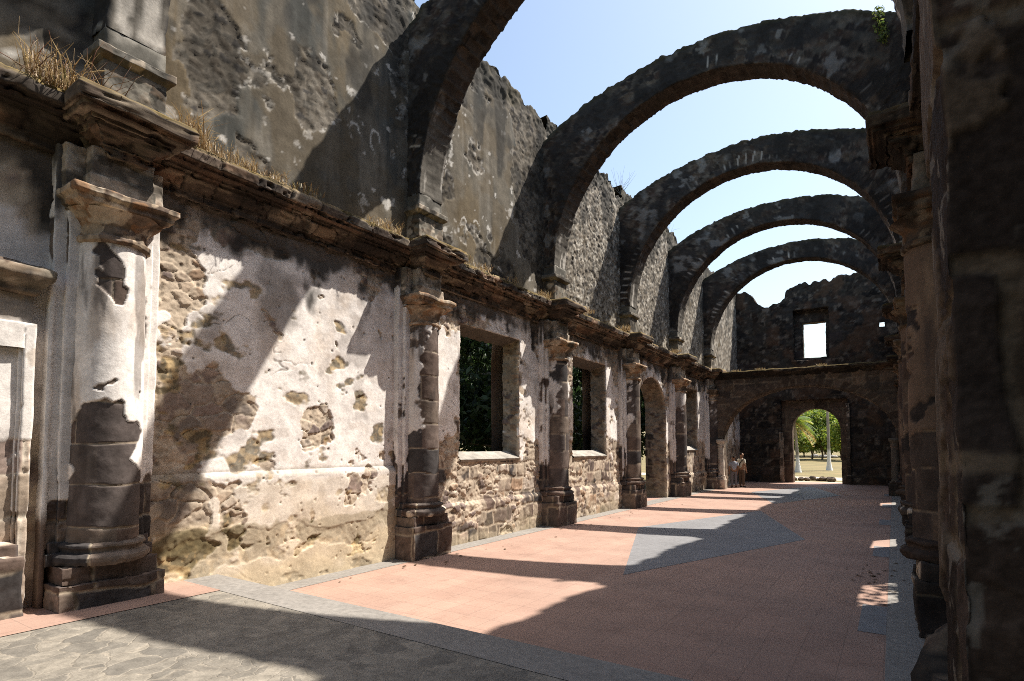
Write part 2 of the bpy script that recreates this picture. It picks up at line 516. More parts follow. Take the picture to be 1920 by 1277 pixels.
def st_lower(bay, seed=3):
    B12 = [(3.66, 4.40, .36, .72, .72), (4.5, 5.21, .8, .34, .6), (5.19, 4.31, .30, .5, .30), (5.02, 3.75, .2, .3, .28), (4.05, 2.62, .66, .50, .62), (3.7, 2.1, .42, .42, .7), (4.75, 2.62, .22, .3, .45), (3.62, 3.25, .22, .5, .45),
           (6.01, 2.34, .32, .44, .74), (3.75, 1.30, .46, .6, .66), (6.63, 1.40, .17, .40, .62), (5.04, 1.84, .16, .12, .6), (5.82, .96, .07, .16, .6), (3.7, .62, .55, .30, .62),
           (4.35, 1.45, .3, .18, .5), (4.55, .95, .22, .5, .45), (6.95, 1.5, .25, .25, .5), (5.6, 5.08, .6, .3, .45), (7.1, 5.1, .4, .4, .45), (7.3, 1.95, .12, .12, .5), (6.7, 1.93, .3, .07, .4), (4.9, 1.72, .8, .05, .35),
           (5.3, .62, .8, .16, .30), (6.5, .45, .9, .2, .30), (6.9, 3.0, .06, .06, .5), (5.9, 4.6, .08, .08, .5), (6.4, 3.7, .04, .05, .55), (7.2, 4.2, .05, .07, .5), (4.6, 3.6, .12, .16, .35)]
    def f(P, N, S):
        s, z = S[:, 0], S[:, 1]
        n1 = fbm(S * 1.0 + 3, 4, seed); n2 = fbm(S * 5.0, 3, seed + 8)
        c1, d1 = rubble(S, P, .13, SANDY, MORT_S, seed + 11, 1.5, .013 if bay == 1 else .020, (.04, .16), .42)
        c2, d2 = ashlar(S + .10 * np.stack([fbm(S * 2.1, 3, seed + 90), fbm(S * 2.1 + 20, 3, seed + 91)], 1), P, .34, .50, BASALT + SANDY[1:4] + SANDY[4:5] + [(.33, .26, .2)], MORT_S * .85, seed + 17, gap=.045)
        if bay == 1: c2, d2 = rubble(S, P, .27, [(.16, .125, .105), (.21, .16, .13), (.12, .10, .09), (.25, .19, .145), (.19, .13, .11)], MORT_S * .9, seed + 17, 1.7, .013, (.02, .10), .12); c2 = lerp(c2, np.array((.34, .28, .225))[None] + 0 * c2, .38 * np.ones(len(c2)))
        km = sstep(.47, .53, fbm(S * 1.5 + 40, 4, seed + 6) + (1.9 - z) * .03)
        if bay == 1: km = sstep(.4, .6, .75 * blobs(S, [(4.1, 2.5, .75, .55, 1), (3.75, 1.3, .5, .7, 1), (6.63, 1.4, .2, .5, 1), (5.04, 1.84, .2, .2, 1), (4.6, 5.2, .9, .5, .8)], seed + 77))
        c = lerp(c1, c2, km); d = d1 + (d2 - d1) * km
        smear = sstep(.47, .60, fbm(S * 3.2 + 120, 4, seed + 19)) * .72
        c = lerp(c, MORT_S[None] * (.55 + .75 * n2)[:, None], smear); d = d + smear * .008
        pl = WHITE * (.86 + .26 * fbm(S * 1.3 + 9, 4, seed + 21))[:, None]
        pl = lerp(pl, np.array((.56, .43, .31))[None], sstep(.56, .76, fbm(S * np.array([1.8, .8]) + 70, 4, seed + 23)) * .32)
        pl = lerp(pl, np.array((.34, .30, .27))[None], sstep(.62, .75, fbm(S * 2.2 + 90, 4, seed + 24)) * .5)
        if bay == 1:
            e = blobs(S, B12, seed + 31) - .42 + (n1 - .5) * .38 + (n2 - .5) * .26 + (fbm(S * 14, 3, seed + 18) - .5) * .16 + .05 * sstep(4.9, 3.6, s)
            grey = blobs(S, [(5.19, 4.31, .36, .5, 1)], seed + 33)
            pl = lerp(pl, np.array((.36, .33, .30))[None], np.clip(grey, 0, 1) * .8)
        else:
            lowz = sstep(2.35, 1.75, z + (n1 - .5) * 1.6)
            e = lowz * .62 + (n1 - .5) * 1.5 + (n2 - .5) * .45 - .12 + sstep(4.6, 5.2, z) * .15
            if bay >= 3: e = e + .05
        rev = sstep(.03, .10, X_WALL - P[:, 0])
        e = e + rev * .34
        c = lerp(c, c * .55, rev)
        m = sstep(.03, -.03, e)
        # hair cracks, pits and scuffs in the plaster
        cr = np.abs(fbm(S * np.array([.9, 1.2]) + 300, 4, seed + 80) - .5)
        crack = sstep(.0055, .0015, cr) * sstep(.46, .56, fbm(S * .7 + 320, 2, seed + 81))
        f1, f2, wr, wr2 = worley(S * 7.0, seed + 82)
        pitm = sstep(.15, .07, f1 - .10 * (wr2 - .3)) * (wr > .92)
        scuff = sstep(.56, .70, fbm(S * np.array([3.0, 7.0]) + 340, 4, seed + 83))
        pl = lerp(pl, pl * np.array((.84, .80, .76))[None], scuff * .55)
        pl = lerp(pl, np.array((.20, .165, .135))[None], np.clip(crack * .75 + pitm * .8, 0, 1))
        # crumbling lip of the plaster
        lip = sstep(.10, .0, np.abs(e)) * (1 - m)
        c = lerp(c, np.array((.60, .50, .39))[None], lip * .5)
        c = lerp(c, pl, m); d = d * (1 - m) + m * (.010 + .016 * (fbm(S * 2.5, 3, seed + 2) - .5) + .006 * (n2 - .5) - .008 * crack - .012 * pitm)
        if bay == 1:
            c = damp(c, z, P, .62, (.44, .33, .17), seed + 41, .85)
            c = lerp(c, np.array((.60, .48, .30))[None], sstep(1.3, .5, z + (n1 - .5) * .8) * .45)
            rub_ = sstep(.50, .58, fbm(S * np.array([2.2, 3.2]) + 7, 4, seed + 42) + .30 * (sstep(.30, .55, z) * sstep(.95, .70, z)) - .16)
            c = lerp(c, pick([(.20, .14, .07), (.12, .095, .052), (.33, .235, .115), (.44, .335, .18)], fbm(P * 9, 3, seed + 44)) * (.6 + .8 * n2)[:, None], rub_ * .85); d = d - rub_ * (.008 + .02 * (fbm(P * 13, 3, seed + 46) - .4))
            c = lerp(c, np.array((.12, .095, .05))[None], sstep(.56, .68, fbm(S * np.array([2.4, 3.5]) + 7, 4, seed + 43) + .4 * (sstep(.3, .75, z) * sstep(1.1, .75, z)) - .22) * .8)
            c = lerp(c, np.array((.55, .46, .34))[None], sstep(1.62, 1.5, z) * m * .55)
            c = lerp(c, np.array((.34, .29, .235))[None], sstep(.09, .05, np.abs(z - 1.67 - .05 * (n2 - .5))) * .55)
        else:
            c = damp(c, z, P, .15, (.33, .27, .18), seed + 41, .7)
        c = black_stain(c, P, S, 4.72 if bay == 1 else 4.8, .40, seed + 45, .93)
        d = d - sstep(4.7, 5.3, z) * (fbm(P * 7, 3, seed + 47)) * .03
        c = lerp(c, np.array((.24, .20, .165))[None], sstep(5.0, 5.3, z) * .5)
        return c, d
    return f

def st_upper(bay, seed=103):
    def f(P, N, S):
        s, z = S[:, 0], S[:, 1]
        n1 = fbm(S * .9 + 3, 4, seed + bay); n2 = fbm(S * 4.0, 3, seed + 8)
        c1, d1 = rubble(S, P, .105, GREYR, MORT_G, seed + 11, 1.35, .010 if bay in (1, 2) else .018, (.03, .15), .30)
        if bay >= 3:
            c1 = c1 * 1.55
            c1 = lerp(c1, np.array((.50, .46, .39))[None], sstep(.60, .68, fbm(S * 9 + 15, 3, seed + 14)) * .7)
        elif bay in (1, 2): c1 = lerp(c1, c1 * .55, sstep(.5, .62, fbm(S * 1.2 + 44, 3, seed + 15)))
        pl = np.array((.135, .119, .094))[None] * (.45 + .75 * fbm(S * 1.1 + 9, 5, seed + 21) + .4 * fbm(S * 8, 3, seed + 22))[:, None]
        pl = lerp(pl, np.array((.135, .10, .055))[None], sstep(.50, .68, fbm(S * np.array([1.1, .6]) + 70, 4, seed + 23)) * .6)
        pl = lerp(pl, np.array((.055, .060, .058))[None], sstep(.52, .70, fbm(S * np.array([1.6, .45]) + 170, 4, seed + 25)) * .75)
        bias = {0: .0, 1: -.34, 2: -.16, 3: .42, 4: .40, 5: .25, 6: .3}.get(bay, .3)
        e = (n1 - .5) * 1.25 + (n2 - .5) * .45 + bias
        if bay == 1:
            e = e * .8 + (fbm(S * 12, 3, seed + 66) - .5) * .22 + blobs(S, [(5.78, 7.9, .48, .6, .5), (4.05, 7.5, .45, 1.0, .6), (6.42, 9.3, .34, .28, .4), (4.7, 6.1, .34, .5, .3), (7.2, 10.2, .8, .5, .5), (3.6, 9.5, .5, .9, .3)], seed + 31)
        if bay == 2:
            e = e + .5 * sstep(11.6, 12.6, s + (z - 8.5) * .3)
        e = e + sstep(10.3, 10.75, z + (n2 - .5)) * .6
        m = sstep(.03, -.03, e)
        lip = sstep(.04, .0, np.abs(e)) * sstep(.52, .62, n2)
        c = lerp(c1, pl, m); d = d1 * (1 - m) + m * (.014 + .012 * (n1 - .5))
        c = lerp(c, np.array((.50, .47, .42))[None], lip * .6)
        wsp = sstep(.735, .77, fbm(S * 4.2 + 200, 4, seed + 61)) * m
        rings = {2: [(9.77, 6.93, .15, .20), (10.24, 7.05, .13, .15)], 1: [(6.67, 7.61, .15, .19), (7.14, 7.68, .15, .22), (6.88, 6.43, .11, .18)]}.get(bay, [])
        wv = np.stack([fbm(S * 6, 3, seed + 63), fbm(S * 6 + 40, 3, seed + 64)], 1) - .5
        for (a_, b_, ra, rb) in rings:
            q = np.hypot((s + wv[:, 0] * .16 - a_) / ra, (z + wv[:, 1] * .16 - b_) / rb)
            wsp = np.maximum(wsp, sstep(.16, .06, np.abs(q - .9)) * sstep(.44, .54, fbm(S * 5 + 70, 3, seed + 65)))
        c = lerp(c, np.array((.56, .53, .48))[None], wsp * .85)
        strk = sstep(.54, .70, fbm(S * np.array([4.5, .30]) + 210, 4, seed + 67))
        c = lerp(c, c * .55, strk * .45)
        c = lerp(c, np.array((.30, .28, .245))[None], sstep(.60, .70, fbm(S * np.array([6, .35]) + 250, 3, seed + 68)) * .18 * m)
        c = lerp(c, np.array((.115, .088, .055))[None], sstep(.50, .62, fbm(S * 1.7 + 260, 4, seed + 69)) * .45 * m)
        # dark growth along the top
        c = lerp(c, np.array((.075, .065, .045))[None] * (.6 + .8 * n2)[:, None], sstep(10.6, 11.1, z + (n1 - .5) * .9) * .75)
        c = black_stain(c, P, S, 9.2, .10, seed + 45, .75, (.045, .043, .039))
        d = d + sstep(10.2, 10.9, z) * (fbm(P * 3.5, 3, seed + 70) - .5) * .14
        return c, d
    return f

def st_cornice(seed=203, top=True):
    def f(P, N, S):
        n = fbm(P * 3.0, 4, seed); n3 = fbm(P * 11, 3, seed + 3); nf = fbm(P * 26, 3, seed + 4)
        row = np.digitize(P[:, 2], [5.435, 5.60, 5.668, 5.718, 5.88]).astype(float); z0 = np.zeros(len(P))
        q = S[:, 0] / (.34 + .22 * _hash(row, z0, z0, seed + 11)) + 7 * _hash(row, z0, z0, seed + 6) + .15 * (nf - .5); cl = np.floor(q); fq = q - cl
        r = _hash(cl, row, z0, seed + 7); r2 = _hash(cl, row, z0 + 2, seed + 7)
        jo = sstep(.05, .015, np.minimum(fq, 1 - fq))
        hs = fbm(np.stack([S[:, 0] * 1.1, P[:, 2] * 26, P[:, 0] * 9], 1), 3, seed + 12)
        c = pick([(.115, .088, .068), (.15, .098, .07), (.078, .066, .056), (.18, .118, .08), (.10, .08, .064), (.24, .195, .15)], r) * (.45 + .6 * n3 + .5 * nf)[:, None]
        c = c * (.45 + 1.1 * hs)[:, None]
        c = lerp(c, np.array((.30, .24, .17))[None], sstep(.58, .66, fbm(np.stack([S[:, 0] * 2.2, P[:, 2] * 20, P[:, 0] * 9], 1) + 60, 3, seed + 13)) * .5)
        c = lerp(c, np.array((.040, .034, .030))[None], sstep(.46, .60, fbm(P * np.array([1, 1.3, 3]) + 40, 4, seed + 5)) * .82)
        c = lerp(c, np.array((.04, .034, .03))[None], jo * .6)
        up = sstep(.35, .8, N[:, 2])
        if top: c = lerp(c, np.array((.19, .14, .055))[None] * (.35 + .7 * n3 + .7 * nf)[:, None], up * .85)
        chip = sstep(.57, .63, fbm(P * np.array([5, 4.2, 7]) + 9, 3, seed + 9)) * (up < .6)
        d = (r - .5) * .022 - jo * .022 + (n3 - .5) * .016 + (nf - .5) * .016 - chip * .042
        c = lerp(c, c * 1.5, chip * .5)
        if seed > 1500 or seed == 163: c = c * .5  # shade of the right-hand cornices put into the colour; far ledge included
        return c, d
    return f

def st_dark_block(seed, h=.42, w=.7, pal=BASALT, pl=.0, mort=(.30, .25, .19), plcol=None, bright=1.0):
    def f(P, N, S):
        c, d = ashlar(S, P, h, w, pal, np.array(mort), seed, .012)
        c = c * bright
        n1 = fbm(S * 1.6 + 5, 4, seed + 3); n2 = fbm(S * 6, 3, seed + 4)
        if pl > 0:
            e = (n1 - .5) * 1.5 + (n2 - .5) * .5
            m = sstep(.5 - pl - .02, .5 - pl + .02, .5 + e - .5 + 0 * e + 0) if False else sstep(-.03, .03, e - (.5 - pl))
            pc = (np.array((.52, .42, .33)) if plcol is None else np.array(plcol))[None] * (.75 + .5 * n2)[:, None]
            c = lerp(c, pc, m); d = d * (1 - m) + m * .012
        d = d + (n1 - .5) * .02
        return c, d
    return f

def st_shaft(i, side, seed):
    # plastered brick-built half column whose plaster has fallen from the drums
    def f(P, N, S):
        s, z = S[:, 0], S[:, 1]
        wob = .05 * (vn(S * 3, seed + 1) - .5)
        hs = .46
        t = (z + wob) / hs + _hash(np.zeros(1), np.zeros(1) + i, np.zeros(1), seed)[0]
        row = np.floor(t); ft = t - row
        z0 = np.zeros(len(s))
        r = _hash(row, z0, z0, seed + 2); r2 = _hash(row, z0, z0, seed + 4)
        fs = s / .9 + r2 * 3; cl = np.floor(fs); ff = fs - cl
        e = np.minimum(np.minimum(ft, 1 - ft) * hs, np.minimum(ff, 1 - ff) * .9 + .3 * (r > .4))
        n = fbm(P * 8, 3, seed + 5)
        m = sstep(.002, .014, e + (n - .5) * .022)
        c = lerp(np.array((.37, .30, .225))[None] * (.6 + .8 * n)[:, None], pick(BASALT, _hash(row, cl, z0, seed + 6)) * (.6 + .9 * n)[:, None], m)
        d = -.022 + m * (.010 + .008 * r) + (n - .5) * .012
        n1 = fbm(S * 1.7 + 11, 4, seed + 7); n2 = fbm(S * 7, 3, seed + 8)
        if side == 'L' and i == 1:
            e = .62 - blobs(S, [(-.16, 4.0, .14, .26, 1.2), (-.26, 4.22, .10, .2, 1), (-.08, 3.82, .15, .13, .9), (-.08, 1.9, .36, .78, 1.6), (-.05, 1.3, .7, .5, 1.5), (-.1, 2.45, .2, .18, .8), (-.05, 2.87, .05, .05, 1.0), (.12, 2.62, .07, .08, .9)], seed + 9) + (n1 - .5) * .5 + (n2 - .5) * .25
            e = e - .9 * sstep(1.75, 1.55, z)
            pc = WHITE
        elif side == 'L':
            k = {2: -.26, 3: -.52, 4: -.42, 5: -.34, 6: -.34}.get(i, 0)
            e = (n1 - .5) * 1.3 + (n2 - .5) * .4 + k + .28 * sstep(2.5, 4.2, z) - .5 * sstep(2.6, 1.6, z) - .65 * sstep(-.25, .25, s) * sstep(4.2, 3.9, z) + .2 * sstep(-.1, -.4, s)
            pc = WHITE * .92
        else:
            e = (n1 - .5) * 2.0 + (n2 - .5) * .7 - .10 + .25 * sstep(3.0, 4.2, z) - .35 * sstep(2.6, 1.6, z)
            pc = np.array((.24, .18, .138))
        mm = sstep(-.03, .03, e)
        pc = pc[None] * (.82 + .3 * fbm(S * 2 + 30, 4, seed + 12))[:, None]
        pc = lerp(pc, np.array((.46, .35, .25))[None], sstep(.55, .75, fbm(S * np.array([4, .8]) + 3, 4, seed + 13)) * .5)
        c = lerp(c, pc, mm); d = d * (1 - mm) + mm * (.006 + (fbm(S * 3, 3, seed + 14) - .5) * .012)
        if side == 'R': c = c * np.array((.62, .58, .55))[None]  # right columns: shade multiplied into the stone and plaster colours
        c = lerp(c, np.array((.07, .056, .05))[None], sstep(.60, .72, fbm(S * np.array([5, 1.0]) + 60, 4, seed + 15)) * .6)
        return c, d
    return f

def st_backing(seed, side):
    def f(P, N, S):
        c, d = ashlar(S, P, .40, .8, BASALT, np.array((.27, .22, .17)), seed, .012)
        n1 = fbm(S * np.array([1.6, 1.1]) + 11, 4, seed + 7); n2 = fbm(S * 6, 3, seed + 8); z = P[:, 2]
        e = (n1 - .5) * 1.3 + (n2 - .5) * .4 + (.28 if side == 'L' else .0) - .6 * sstep(2.0, 1.2, z)
        m = sstep(-.03, .03, e)
        pc = (WHITE * .93 if side == 'L' else np.array((.20, .152, .116)))[None] * (.85 + .3 * n2)[:, None]  # right side takes a brown plaster tone that carries its shade
        c = lerp(c, pc, m); d = d * (1 - m) + m * .008
        return black_stain(c, P, S, 4.75, .5, seed + 45), d
    return f

def st_trim(seed, pal=((.20, .165, .13), (.29, .235, .175), (.14, .115, .09)), warm=.5, side='L'):
    def f(P, N, S):
        n = fbm(P * 2.5, 4, seed); n2 = fbm(P * np.array([7, 7, 12]), 3, seed + 2); n3 = fbm(P * 14, 3, seed + 3)
        c = pick(pal, np.clip(n * 1.5 - .25, 0, .99)) * (.5 + 1.0 * n3)[:, None]
        c = lerp(c, np.array((.30, .165, .085))[None], sstep(.48, .66, n2) * warm)
        c = lerp(c, np.array((.52, .44, .345))[None], sstep(.60, .68, fbm(P * 5 + 50, 3, seed + 5)) * .75)
        c = lerp(c, np.array((.048, .042, .036))[None], sstep(.52, .66, fbm(P * np.array([2.5, 2.5, 4]) + 20, 4, seed + 6)) * .75)
        d = (n - .5) * .035 + (n2 - .5) * .022 + (n3 - .5) * .012
        if side == 'R': c = c * .38  # right-hand trim darkened, shade put into its colour
        return c, d
    return f

def st_arch(seed):
    def f(P, N, S):
        # S = (arc length along the ring, radius)
        s, r = S[:, 0], S[:, 1]
        face = np.abs(N[:, 1]) > .5
        n = fbm(P * 1.4, 4, seed); n2 = fbm(P * 5, 4, seed + 1); n3 = fbm(P * 16, 3, seed + 2)
        cr, dr = rubble(np.stack([s, r * 1.0], 1), P, .15, DARKR + GREYR[:2], np.array((.115, .10, .082)), seed + 4, 1.3, .02)
        c = lerp(cr, np.array((.036, .035, .034))[None] * (.5 + 1.0 * n2)[:, None], sstep(.40, .58, n + (n2 - .5) * .3) * .85)
        d = dr * .8 + (n2 - .5) * .02
        # pale pointing between the voussoirs near the intrados
        q = s / .235 + .25 * (vn(np.stack([s * 3, r * 3], 1), seed + 9) - .5)
        qi = np.floor(q); fq = q - qi; z0 = np.zeros(len(s))
        L = .10 + .22 * _hash(qi, z0, z0, seed + 10)
        on = (_hash(qi, z0 + 1, z0, seed + 11) > (.45 if seed > 2100 else .78))
        line = sstep(.14, .05, np.minimum(fq, 1 - fq)) * sstep(3.97 + L + .03, 3.97 + L - .03, r) * sstep(3.93, 3.99, r) * on * face
        fade = sstep(.38, .55, fbm(np.stack([s * .5, r * 0], 1) + seed, 2, seed + 12))
        c = lerp(c, np.array((.50, .48, .43))[None], line * fade * .85)
        # lichen and lime blotches
        c = lerp(c, np.array((.23, .228, .215))[None], sstep(.63, .69, fbm(P * 2.6 + 8, 4, seed + 13)) * .7)
        c = lerp(c, np.array((.026, .025, .024))[None], sstep(.52, .64, fbm(P * np.array([1.4, 1.4, .8]) + 30, 4, seed + 14)) * .7)
        sof = (~face) & (r < 3.95)
        low = sstep(8.9, 7.6, P[:, 2] + (n2 - .5) * 1.6)
        cb, db = ashlar(np.stack([P[:, 1], s], 1), P, .235, .4, [(.088, .070, .058), (.108, .084, .068), (.07, .058, .05), (.098, .08, .068)], np.array((.115, .096, .08)), seed + 20, .022, .035)
        cg = np.array((.125, .113, .095))[None] * (.35 + 1.0 * n2 + .3 * n3)[:, None]
        cg = lerp(cg, np.array((.52, .48, .42))[None], sstep(.58, .66, fbm(P * np.array([4, 6, 1.4]) + 60, 4, seed + 22)) * .75)
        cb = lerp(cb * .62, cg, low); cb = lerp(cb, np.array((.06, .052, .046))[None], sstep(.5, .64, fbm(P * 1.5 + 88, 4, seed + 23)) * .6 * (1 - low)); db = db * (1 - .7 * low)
        c = np.where(sof[:, None], cb, c); d = np.where(sof, db, d)
        top = (~face) & (r > 3.95)
        c = np.where(top[:, None], np.array((.075, .068, .04))[None] * (.4 + 1.2 * n2)[:, None], c)
        ed = sstep(-.12, .0, r - extr(P[:, 0]))
        c = lerp(c, np.array((.06, .058, .036))[None] * (.5 + n2)[:, None], ed * .8)
        d = d + ed * (fbm(P * 7, 3, seed + 30) - .5) * .10
        return c, d
    return f

AX, AZ, AR = -3.6, 6.95, 3.87
def extr(x):
    return np.sqrt((x - AX) ** 2 + (11.62 - 8.3 + np.sqrt(np.maximum(8.3 ** 2 - (x - AX) ** 2, .1)) - AZ) ** 2)

def st_endwall(seed, bright=1.0):
    def f(P, N, S):
        c1, d1 = rubble(S, P, .24, DARKR + GREYR[:1], np.array((.13, .108, .085)), seed + 4, 1.6, .03)
        c2, d2 = ashlar(S, P, .45, .75, DARKR + BASALT, np.array((.15, .125, .095)), seed + 6, .02, .035)
        n = fbm(S * .7 + 4, 4, seed); n2 = fbm(S * 3, 4, seed + 2)
        k = sstep(.42, .56, n + (5 - S[:, 1]) * .04)
        c = lerp(c1, c2, k); d = d1 + (d2 - d1) * k
        c = lerp(c, np.array((.07, .066, .062))[None], sstep(.48, .66, n2) * .6)
        c = lerp(c, np.array((.36, .31, .25))[None], sstep(.66, .74, fbm(S * 4 + 9, 3, seed + 8)) * .6)
        c = lerp(c, np.array((.20, .12, .075))[None], sstep(.58, .72, fbm(S * 1.2 + 90, 3, seed + 9)) * .5)
        return c * bright * .62, d
    return f

# ------------------------------------------------------------------ walls with openings
def lines(a, b, res, must=()):
    base = list(np.linspace(a, b, max(2, int(round((b - a) / res)) + 1)))
    for m in must:
        if a < m < b:
            base = [x for x in base if abs(x - m) > res * .45 or x in (a, b)]
            base.append(m)
    return np.array(sorted(set(np.round(base, 5))))

def in_hole(h, u, z):
    r = (u > h['u0']) & (u < h['u1']) & (z > h['z0'])
    if h.get('arch'):
        uc = (h['u0'] + h['u1']) / 2; a = (h['u1'] - h['u0']) / 2; b = h['z1'] - h['zs']
        el = ((u - uc) / a) ** 2 + (np.maximum(z - h['zs'], 0) / b) ** 2
        return r & (el < 1)
    return r & (z < h['z1'])

def wall(B, u0, u1, z0, ztop, res, mp, thick, holes=(), tcap=True):
    """front grid (normal towards w=0 side), reveals of the openings, ragged top and back; mp(u,z,w)->xyz, w = depth into the wall"""
    mu = [h[k] for h in holes for k in ('u0', 'u1')]; mz = [h[k] for h in holes for k in (('z0', 'zs') if h.get('arch') else ('z0', 'z1'))]
    zt = max(ztop(np.linspace(u0, u1, 50)))
    U = lines(u0, u1, res, mu); Z = lines(z0, zt, res, mz)
    u, z = np.meshgrid(U, Z, indexing='ij')
    zb = max([h['z1'] for h in holes] + [z0]) + .3
    T = ztop(U)[:, None]
    z = np.where(z > zb, zb + (z - zb) * (T - zb) / (zt - zb), z)
    cu = (u[:-1, :-1] + u[1:, 1:]) / 2; cz = (z[:-1, :-1] + z[1:, 1:]) / 2
    keep = np.ones(cu.shape, bool)
    for h in holes: keep &= ~in_hole(h, cu, cz)
    hid = np.full(cu.shape, -1)
    for k, h in enumerate(holes): hid[in_hole(h, cu, cz)] = k
    for h in holes:
        if h.get('arch'):
            uc = (h['u0'] + h['u1']) / 2; a = (h['u1'] - h['u0']) / 2; b = h['z1'] - h['zs']
            bd = np.zeros(u.shape, bool); kk = np.zeros(u.shape, bool); rr = np.zeros(u.shape, bool)
            for du in (0, 1):
                for dz in (0, 1):
                    sl = (slice(du, du + cu.shape[0]), slice(dz, dz + cu.shape[1]))
                    kk[sl] |= keep; rr[sl] |= ~keep
            bd = kk & rr & (z > h['zs'] + 1e-6) & (np.abs(u - uc) <= a + res)
            q = np.hypot((u - uc) / a, (z - h['zs']) / b)
            bd &= (q > .5) & (q < 1.8)
            un = uc + (u - uc) / np.maximum(q, .01); zn = h['zs'] + (z - h['zs']) / np.maximum(q, .01)
            u = np.where(bd, un, u); z = np.where(bd, zn, z)
    G = mp(u, z, np.zeros_like(u))
    nu, nv = u.shape
    idx = np.arange(nu * nv).reshape(nu, nv)
    F = np.stack([idx[:-1, :-1], idx[1:, :-1], idx[1:, 1:], idx[:-1, 1:]], -1)[keep]
    if np.dot(np.cross(mp(1., 0., 0.) - mp(0., 0., 0.), mp(0., 1., 0.) - mp(0., 0., 0.)), mp(0., 0., -1.) - mp(0., 0., 0.)) < 0: F = F[:, ::-1]
    B.raw(G.reshape(-1, 3), F)
    # reveals
    nd = max(2, int(thick / max(res, .06)))
    uf, zf = u.ravel(), z.ravel()
    for k, h in enumerate(holes):
        E = []
        H_ = hid == k
        for (i, j) in zip(*np.nonzero(H_)):
            for di, dj, p, q in ((-1, 0, (0, 0), (0, 1)), (1, 0, (1, 0), (1, 1)), (0, -1, (0, 0), (1, 0)), (0, 1, (0, 1), (1, 1))):
                a, b = i + di, j + dj
                if 0 <= a < H_.shape[0] and 0 <= b < H_.shape[1] and not H_[a, b]:
                    E.append((idx[i + p[0], j + p[1]], idx[i + q[0], j + q[1]]))
        E = np.array(E)
        if not len(E): continue
        uc = (h['u0'] + h['u1']) / 2
        sp = h.get('splay', 0); st = h.get('rise', 0); sl = h.get('sill', 0)
        zm = (h['z0'] + h['z1']) / 2
        W_ = np.linspace(0, h.get('depth', thick), nd + 1)
        pts = []
        for w in W_:
            rows = []
            for c in (0, 1):
                uu = uf[E[:, c]]; zz = zf[E[:, c]]
                u2 = uc + (uu - uc) * (1 + sp * w)
                z2 = np.where(zz > zm, zz + st * w * (zz - zm) / (h['z1'] - zm), zz + sl * w * np.clip((zm - zz) / (zm - h['z0']), 0, 1))
                rows.append(mp(u2, z2, np.full_like(u2, w)))
            pts.append(rows)
        ctr = mp(uc, zm, thick / 2)
        for w in range(nd):
            a, b = pts[w]; c, d = pts[w + 1]
            n = len(E)
            V = np.concatenate([a, b, d, c]); k4 = np.arange(n)
            Q = np.stack([k4, k4 + n, k4 + 2 * n, k4 + 3 * n], 1)
            nn = np.cross(d - a, c - b); fl = np.einsum('ij,ij->i', nn, ctr - (a + d) / 2) < 0
            Q[fl] = Q[fl][:, ::-1]
            B.raw(V, Q)
    if tcap:
        ut, zz = u[:, -1], z[:, -1]
        G = np.stack([mp(ut, zz, np.full_like(ut, w)) for w in np.linspace(0, thick, nd + 1)], 1)
        n0 = np.cross(G[1, 0] - G[0, 0], G[0, 1] - G[0, 0])
        B.grid(G, flip=n0[2] < 0)
    # plain back
    Ub = lines(u0, u1, .6, mu); Zb = lines(z0, zt, .6, [h[k] for h in holes for k in ('z0', 'z1')])
    ub, zb2 = np.meshgrid(Ub, Zb, indexing='ij')
    c1 = (ub[:-1, :-1] + ub[1:, 1:]) / 2; c2 = (zb2[:-1, :-1] + zb2[1:, 1:]) / 2
    kb = np.ones(c1.shape, bool)
    for h in holes:
        e_ = .6 if h.get('splay', 0) > .5 else 0
        kb &= ~((c1 > h['u0'] - e_) & (c1 < h['u1'] + e_) & (c2 > h['z0'] - e_) & (c2 < h['z1'] + e_))
    zb2 = np.minimum(zb2, ztop(Ub)[:, None] - .03)
    ib = np.arange(ub.size).reshape(ub.shape)
    Fb = np.stack([ib[:-1, :-1], ib[1:, :-1], ib[1:, 1:], ib[:-1, 1:]], -1)[kb]
    B.raw(mp(ub, zb2, np.full_like(ub, thick)).reshape(-1, 3), Fb)

def mp_left(xf):
    return lambda u, z, w: np.stack([xf - np.asarray(w, float) + 0 * np.asarray(u, float), np.asarray(u, float) + 0 * np.asarray(w, float), np.asarray(z, float) + 0 * np.asarray(w, float)], -1)
def mp_end(yf):
    return lambda u, z, w: np.stack([np.asarray(u, float) + 0 * np.asarray(w, float), yf + np.asarray(w, float) + 0 * np.asarray(u, float), np.asarray(z, float) + 0 * np.asarray(w, float)], -1)

THICK = .85
OPEN_L = {2: dict(u0=9.6, u1=11.95, z0=1.76, z1=4.74, splay=0, rise=-.30, sill=.32, depth=.50),
          3: dict(u0=14.82, u1=17.14, z0=1.76, z1=4.72, splay=0, rise=-.30, sill=.32, depth=.55),
          4: dict(u0=19.95, u1=23.0, z0=0.0, zs=3.55, z1=4.75, arch=True, splay=-.06),
          5: dict(u0=25.45, u1=27.6, z0=1.9, z1=4.74, splay=-.09, rise=-.03, sill=.3)}
OPEN_R = {2: dict(u0=10.1, u1=12.5, z0=1.78, z1=4.97), 3: dict(u0=15.25, u1=17.4, z0=1.78, z1=4.97), 5: dict(u0=25.45, u1=27.6, z0=1.78, z1=4.97)}
RES = {-1: .2, 0: .09, 1: .016, 2: .021, 3: .03, 4: .04, 5: .05, 6: .10}

